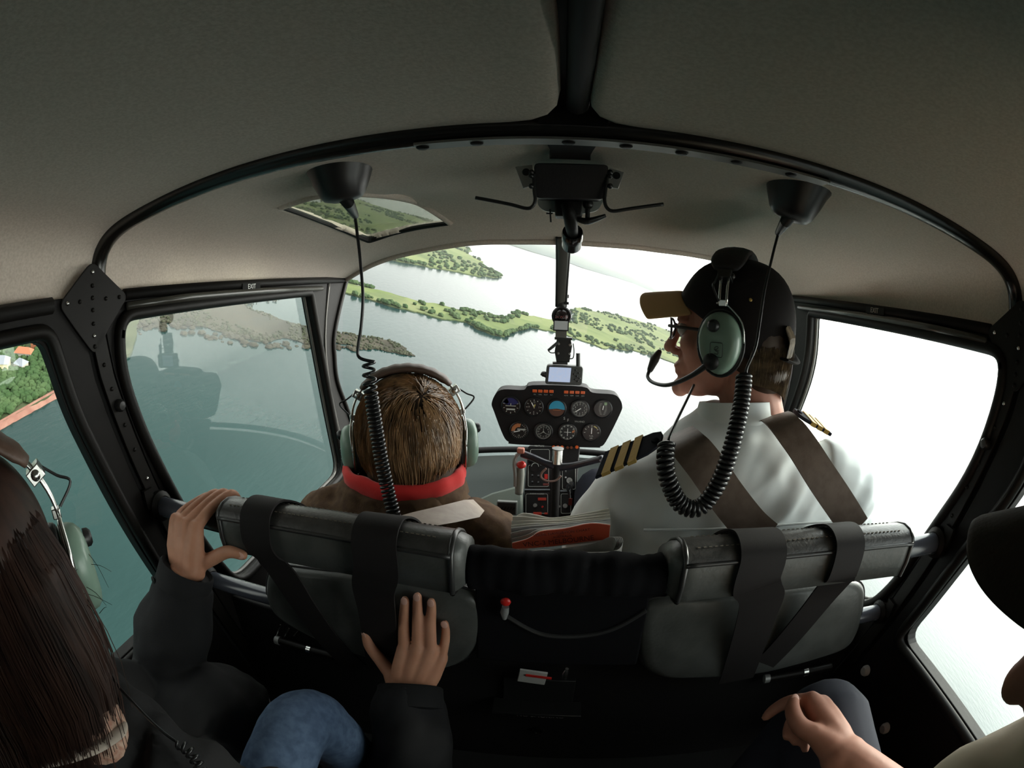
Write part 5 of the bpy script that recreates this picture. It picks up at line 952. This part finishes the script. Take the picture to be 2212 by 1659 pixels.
# ------------------------------------------------------------------ rear left passenger: long dark hair, dark jacket, both hands on the seat in front
WC = V((-.474, .110, .936)); WF = V((-.88, .46, -.05)); H, R = frame(WC, WF, .05, .96)
m = MB(); head(m, H, R, .96)
m.loft([ering((x, y, z), rx, ry) for x, y, z, rx, ry in ((-.43, .02, .46, .13, .09), (-.43, .05, .60, .12, .085), (-.44, .09, .72, .14, .08), (-.45, .11, .785, .12, .07), (-.465, .125, .83, .06, .055))])
# right hand spread on the lower pad
ys = .514
def pj(L): return [at(px, py, y=y) for px, py, y in L]
RH = dict(index=pj([(873, 1398, .500), (872, 1347, .512), (874, 1312, .517), (875, 1296, .519)]), middle=pj([(903, 1400, .499), (902, 1346, .511), (902, 1308, .517), (902, 1288, .519)]), ring=pj([(931, 1404, .500), (930, 1353, .511), (932, 1318, .517), (932, 1300, .519)]), little=pj([(953, 1421, .503), (961, 1387, .512), (963, 1363, .517), (961, 1346, .519)]), thumb=pj([(846, 1458, .490), (823, 1428, .502), (798, 1395, .512), (791, 1368, .516)]))
rw = at(886, 1492, y=.470)
for n_, J in RH.items(): finger(m, J, {'thumb': [.0115, .0102, .0090, .0072], 'little': [.0080, .0070, .0062, .0052]}.get(n_, [.0090, .0080, .0070, .0060]))
for n_ in ('index', 'middle', 'ring', 'little', 'thumb'):
    J = RH[n_]; off = {'index': -.018, 'middle': -.006, 'ring': .006, 'little': .017, 'thumb': -.020}[n_]
    m.tube([rw + V((off, .002, .0)), lerp(rw + V((off, .003, 0)), J[0], .5), J[0]], [.014, .0145, .0105 if n_ != 'thumb' else .013], 12, dome=True)
m.tube(crom([(-.30, .12, .755), (-.20, .22, .58), (-.165, .31, .485), lerp(V((-.165, .31, .485)), rw, .6), rw], 4), [.042, .038, .036, .031, .024], 14)
# left hand closed over the rail beside the pad
LH = dict(index=pj([(424, 1140, .436), (459, 1096, .466)]) + [V((-.440, .500, .874)), V((-.442, .517, .856))], middle=pj([(404, 1134, .436), (441, 1094, .466)]) + [V((-.456, .501, .873)), V((-.458, .516, .852))], ring=pj([(390, 1128, .437), (421, 1095, .466)]) + [V((-.471, .500, .870)), V((-.473, .514, .849))], little=pj([(381, 1124, .440), (400, 1100, .466)]) + [V((-.486, .498, .864)), V((-.487, .511, .846))], thumb=pj([(428, 1222, .424), (456, 1208, .430), (492, 1192, .438), (524, 1199, .440)]))
lw = at(402, 1236, y=.408)
for n_, J in LH.items(): finger(m, J, {'thumb': [.0115, .0102, .0092, .0074], 'little': [.0078, .0066, .0062, .0054]}.get(n_, [.0088, .0074, .0068, .0060]))
for n_ in ('index', 'middle', 'ring', 'little', 'thumb'):
    J = LH[n_]; off = {'index': .014, 'middle': .004, 'ring': -.006, 'little': -.015, 'thumb': .016}[n_]
    m.tube([lw + V((off, .0, off * .4)), lerp(lw + V((off, -.002, 0)), J[0], .5), J[0]], [.0155, .0165, .0115 if n_ != 'thumb' else .013], 12, dome=True)
m.tube(crom([(-.53, .12, .75), (-.545, .25, .62), (-.535, .30, .625), lerp(V((-.535, .30, .625)), lw, .6), lw], 4), [.042, .038, .036, .032, .025], 14)
for sg, kx in ((-1, -.485), (1, -.28)): m.tube([(-.43 + sg * .07, .03, .48), (kx, .28, .55), (kx, .34, .42)], [.04, .03, .025], 14)
woman = thing(m.build('person', M_skin, remesh=.0022, relax=2), 'person with long dark hair and dark jacket, both hands on the left seat back', 'person')
for J in (RH['index'], RH['middle'], RH['ring'], RH['little']): nail(woman, lerp(J[-1], J[-2], -.12), J[-2], (0, -1, .15))
nail(woman, RH['thumb'][-1], RH['thumb'][-2], (-.5, -1, 0)); nail(woman, LH['thumb'][-1], LH['thumb'][-2], (.1, -1, .35))
# jacket with both sleeves
m = MB(); m.loft([ering((x, y, z), rx, ry, 30, 0, 2.3) for x, y, z, rx, ry in ((-.43, .02, .44, .160, .125), (-.43, .04, .56, .155, .12), (-.43, .07, .66, .158, .115), (-.435, .09, .74, .160, .105), (-.44, .10, .785, .140, .090), (-.45, .11, .815, .105, .078))])
m.tube(crom([(-.345, .11, .765), (-.265, .15, .68), (-.195, .235, .56), (-.160, .315, .478), lerp(V((-.160, .315, .478)), rw, .55), rw + V((0, .0, -.006))], 4), [.064, .062, .060, .058, .055, .047], 18)
m.tube(crom([(-.51, .11, .765), (-.540, .20, .68), (-.550, .285, .60), (-.538, .325, .625), lerp(V((-.538, .325, .625)), lw, .55), lw + V((.0, -.004, -.008))], 4), [.062, .058, .056, .056, .052, .042], 18)
m.tube(crom([(-.40, .05, .50), (-.370, .16, .575), (-.345, .235, .625)], 4), [.09, .078, .055], 18); m.tube(crom([(-.48, .05, .48), (-.47, .18, .55), (-.455, .32, .58), (-.45, .37, .52)], 4), [.09, .09, .085, .06], 18)
jw = crease(folds(m.build('jacket', M_jack, woman, remesh=.006, relax=6), .012, .07), 5, 16, (.3, .5, .8), (.9, .1, -.4), .011, 4)
for w_, prev, lab in ((rw, V((-.160, .315, .478)), 'cuff'), (lw, V((-.538, .325, .625)), 'cuff')):
    d = (w_ - prev).normalized(); k = MB(); r_ = .046 if w_ is rw else .041
    k.lathe(w_ - d * .030, d, [(r_ * .9, 0), (r_ * 1.06, .003), (r_ * 1.04, .034), (r_ * .97, .037), (r_ * .9, .030)], 26); cf = sub(k, lab, M_jack, jw, smooth=50)
    q = w_ - d * .012 + (V((-.03, -.035, .01)) if w_ is lw else V((.030, -.036, .005))); k = MB(); k.lathe(q, (-.3 if w_ is lw else .3, -1, .2), [(.0055, 0), (.0055, .002), (.003, .003), (0, .003)], 14); sub(k, 'stud', M_frame, cf)
m = MB()
m.tube(crom([(-.36, .03, .48), (-.315, .16, .56), (-.295, .27, .632), (-.288, .322, .652), (-.282, .352, .615), (-.272, .385, .48), (-.265, .41, .29)], 4), [.058, .052, .046, .043, .045, .045, .045], 18)
m.tube(crom([(-.48, .03, .47), (-.485, .18, .52), (-.485, .30, .55), (-.485, .34, .54), (-.50, .40, .44), (-.51, .43, .29)], 4), [.06, .055, .052, .05, .05, .05], 18); folds(m.build('jeans', M_jean, woman, remesh=.007, relax=4), .008, .05)
# lace top at the neck and pale collar edge
M_lace = mat('lace_top', (.34, .17, .12), .7, bump=.5, scale=160, col2=(.48, .34, .26), cscale=150)
m = MB(); m.ell(at(190, 1570, d=.505), (.048, .045, .045), Matrix.Rotation(.4, 3, 'Y'), 24, 16); sub(m, 'lace_top', M_lace, woman)
k = MB(); k.tube(crom([at(90, 1655, d=.455), at(150, 1636, d=.455), at(210, 1612, d=.46), at(258, 1582, d=.465), at(270, 1560, d=.475)], 5), [.003, .007, .008, .007, .002], 10, flat=.4); sub(k, 'collar_edge', mat('collar_lining', (.45, .38, .32), .8, bump=.3, scale=300), jw)
# hair: a full fall from the crown over the shoulders
k = MB(); k.ell(H(0, -.018, .030), (.088, .104, .092), R, 28, 18); k.ell(H(.006, -.050, -.04), (.086, .078, .095), R, 28, 18)
k.tube(crom([H(.040, -.055, .02), H(.050, -.066, -.05), H(.046, -.075, -.10), H(.034, -.085, -.145)], 5), [.055, .056, .048, .028], 16); k.tube(crom([H(-.04, -.07, .02), H(-.05, -.085, -.08), H(-.04, -.09, -.18)], 5), [.055, .06, .035], 16)
sub(k, 'hair', M_hairw, woman, remesh=.006, relax=5)
def wh(i):
    az = random.uniform(-.6, 1.35); q = V((sin(az), -cos(az), 0)); t0 = random.uniform(.1, 1.0); L = random.uniform(.5, .92); sp = random.gauss(0, .010); out = []
    P = [V((q.x * .03, -.02 + q.y * .03, .118)), V((q.x * .082, -.018 + q.y * .095, .060)), V((q.x * .100, -.025 + q.y * .112, -.01)), V((q.x * .100 - .004, -.035 + q.y * .108, -.075)), V((q.x * .092 - .020, -.045 + q.y * .100, -.125)), V((q.x * .08 - .035, -.055 + q.y * .09, -.165 - .03 * random.random()))]
    n = len(P); m_ = int(round(lerp(3, n, L))); e_ = V((random.gauss(0, .004), random.gauss(0, .004), 0))
    return crom([H(*(p + e_ * j * .7)) for j, p in enumerate(P[:m_])], 2)
sub(strands(None, 2600, wh, .0010, .0004), 'hair_strands', M_hairw, woman, smooth=0)
def fly(i):
    a = at(random.uniform(120, 220), random.uniform(1180, 1400), d=.49); q = a + V((random.uniform(0, .05), random.uniform(-.02, .02), random.uniform(-.05, .02))); return crom([a, lerp(a, q, .5) + V((.004, 0, .004)), q], 3)
sub(strands(None, 22, fly, .0004, .0002), 'stray_hairs', M_hairw, woman, smooth=0)
headset(WC + V((0, 0, .0)), WF, 'green headset on the long haired rear passenger', roll=.05, s=.97, boom=False, spread=.096, mark=False)
e = empty('intercom_cable', at(320, 1550, d=.47), 'thin black cord with a coil lying on the dark jacket', 'cable')
k = MB(); k.tube(crom([at(px, py, d=d) for px, py, d in ((225, 1400, .50), (245, 1465, .485), (290, 1520, .465), (345, 1575, .455), (385, 1605, .45))], 6), .0016, 6); sub(k, 'straight_cable', M_cable, e)
mc, oc = coil(crom([at(px, py, d=d) for px, py, d in ((385, 1605, .45), (410, 1625, .447), (435, 1662, .445), (450, 1690, .44))], 8), .0052, .0062, .0016, 10); sub(mc, 'coil', M_cable, e, smooth=180)
# ------------------------------------------------------------------ rear right passenger: cap, cream shirt, hand on the knee
MF = V((cos(radians(130)) * .95, sin(radians(130)) * .95, -.31)); MC = V((.254, -.013, 1.088)); H, R = frame(MC, MF)
m = MB(); head(m, H, R)
m.loft([ering((x, y, z), rx, ry) for x, y, z, rx, ry in ((.34, -.16, .46, .13, .09), (.34, -.15, .62, .14, .09), (.31, -.11, .78, .13, .08), (.28, -.07, .87, .07, .06), (.27, -.06, .93, .05, .05))])
el_ = V((.455, .03, .675)); mw_ = at(1822, 1632, d=.600)
m.tube(crom([(.43, -.14, .80), (.47, -.06, .70), el_, lerp(el_, mw_, .5), mw_], 4), [.045, .042, .040, .036, .025], 16)
MH = dict(index=[(1752, 1512, .622), (1705, 1516, .628), (1672, 1533, .632), (1655, 1548, .632)], middle=[(1775, 1520, .628), (1738, 1530, .640), (1708, 1560, .640), (1700, 1590, .634)], ring=[(1790, 1538, .630), (1755, 1550, .644), (1722, 1578, .644), (1718, 1602, .636)], little=[(1798, 1558, .628), (1768, 1575, .640), (1742, 1600, .640), (1740, 1618, .632)], thumb=[(1760, 1585, .590), (1728, 1568, .590), (1712, 1536, .597), (1714, 1512, .606)])
MJ = {n_: [at(px, py, d=d) for px, py, d in J] for n_, J in MH.items()}
for n_, J in MJ.items(): finger(m, J, {'thumb': [.0130, .0112, .0100, .0078], 'little': [.0090, .0082, .0072, .0060]}.get(n_, [.0104, .0094, .0082, .0068]))
for n_, J in MJ.items(): m.tube([mw_, lerp(mw_, J[0], .5), J[0]], [.021, .0185, .0125], 12, dome=True)
for sg, kx, kz in ((-1, .375, .60), (1, .505, .48)): m.tube([(.40 + sg * .07, -.06, .47), (kx, .31, kz), (kx, .38, .40)], [.04, .03, .025], 14)
m.ell(mw_, (.030, .026, .024))
man = thing(m.build('person', mat('skin_tan', (.33, .145, .095), .55, bump=.08, scale=240, col2=(.39, .18, .125), cscale=40, spec=.3, sss=.1), remesh=.0030, relax=6), 'person at the right edge in a cap and cream shirt, fist on knee', 'person')
nail(man, MJ['thumb'][-1], MJ['thumb'][-2], (-.2, -.6, .6))
m = MB(); m.loft([ering((x, y, z), rx, ry, 28, 0, 2.3) for x, y, z, rx, ry in ((.36, -.16, .44, .155, .12), (.35, -.15, .60, .16, .12), (.33, -.12, .74, .165, .115), (.31, -.09, .84, .15, .10), (.285, -.07, .90, .09, .075), (.275, -.06, .93, .068, .066))])
m.tube(crom([(.42, -.13, .83), (.47, -.10, .76), (.475, -.05, .70)], 4), [.062, .06, .054], 16)
m.tube(crom([V((.33, -.07, .86)), at(2330, 1690, d=.29), at(2190, 1735, d=.29), at(2060, 1790, d=.29), at(1975, 1920, d=.31)], 4), [.055, .048, .048, .046, .044], 16); folds(m.build('shirt', M_cream, man, remesh=.006, relax=6), .010, .06)
m = MB()
m.tube(crom([(.36, -.08, .48), (.368, .12, .56), (.374, .31, .635), (.380, .362, .632), (.38, .40, .50), (.38, .44, .29)], 4), [.085, .078, .067, .063, .056, .05], 18); m.tube(crom([(.48, -.08, .46), (.495, .12, .47), (.505, .31, .49), (.51, .36, .48), (.51, .40, .42), (.51, .44, .29)], 4), [.06, .055, .05, .05, .05, .048], 18); sub(m, 'trousers', mat('dark_trousers', (.022, .023, .032), .85, bump=.2, scale=500, spec=.2), man, remesh=.007, relax=4)
k = MB(); rings = []
for z, q in ((.030, 1.0), (.045, 1.0), (.06, .96), (.085, .86), (.105, .70), (.118, .48), (.124, .25), (.1255, .05)): rings.append([H(.084 * q * cos(a), -.010 + .102 * q * sin(a), z + .012 * max(0, sin(a))) for a in [2 * pi * i / 40 for i in range(40)]])
k.loft(rings); M_capb = mat('cap_brown', (.035, .026, .020), .9, bump=.5, scale=350, spec=.15); cm = sub(k, 'cap', M_capb, man, smooth=60)
k = MB(); rows = []
for i in range(25):
    u = -1 + i / 12; row = []
    for t in (0, .25, .5, .75, .92, 1): row.append(H(.054 * u * (1 - .06 * t), lerp(.086 * math.sqrt(1 - (u * .84) ** 2), .086 + .072 * (1 - .45 * abs(u) ** 3), t), .046 - .014 * u * u - .006 * t))
    rows.append(row)
k.loft(rows, closed=False, cap=False); sub(k, 'brim', M_capb, cm, smooth=180, solid=.005, off=0, subsurf=1)
k = MB(); k.ell(H(0, -.04, -.01), (.080, .066, .075), R); sub(k, 'hair', M_hairk, man)
# bright window latch buttons low on the right rear door
for p, lab in (((1873, 1448), 'small pale round fastener on the dark right door, upper one'), ((1915, 1572), 'small pale round fastener on the dark right door, lower one')):
    c = at(*p, x=.597); k = MB(); k.lathe(c, (-1, 0, 0), [(.011, 0), (.011, .006), (.008, .011), (0, .012)], 18); thing(k.build('door_fastener', mat('pale_plastic', (.32, .30, .29), .5)), lab, 'fastener', 'door fasteners')
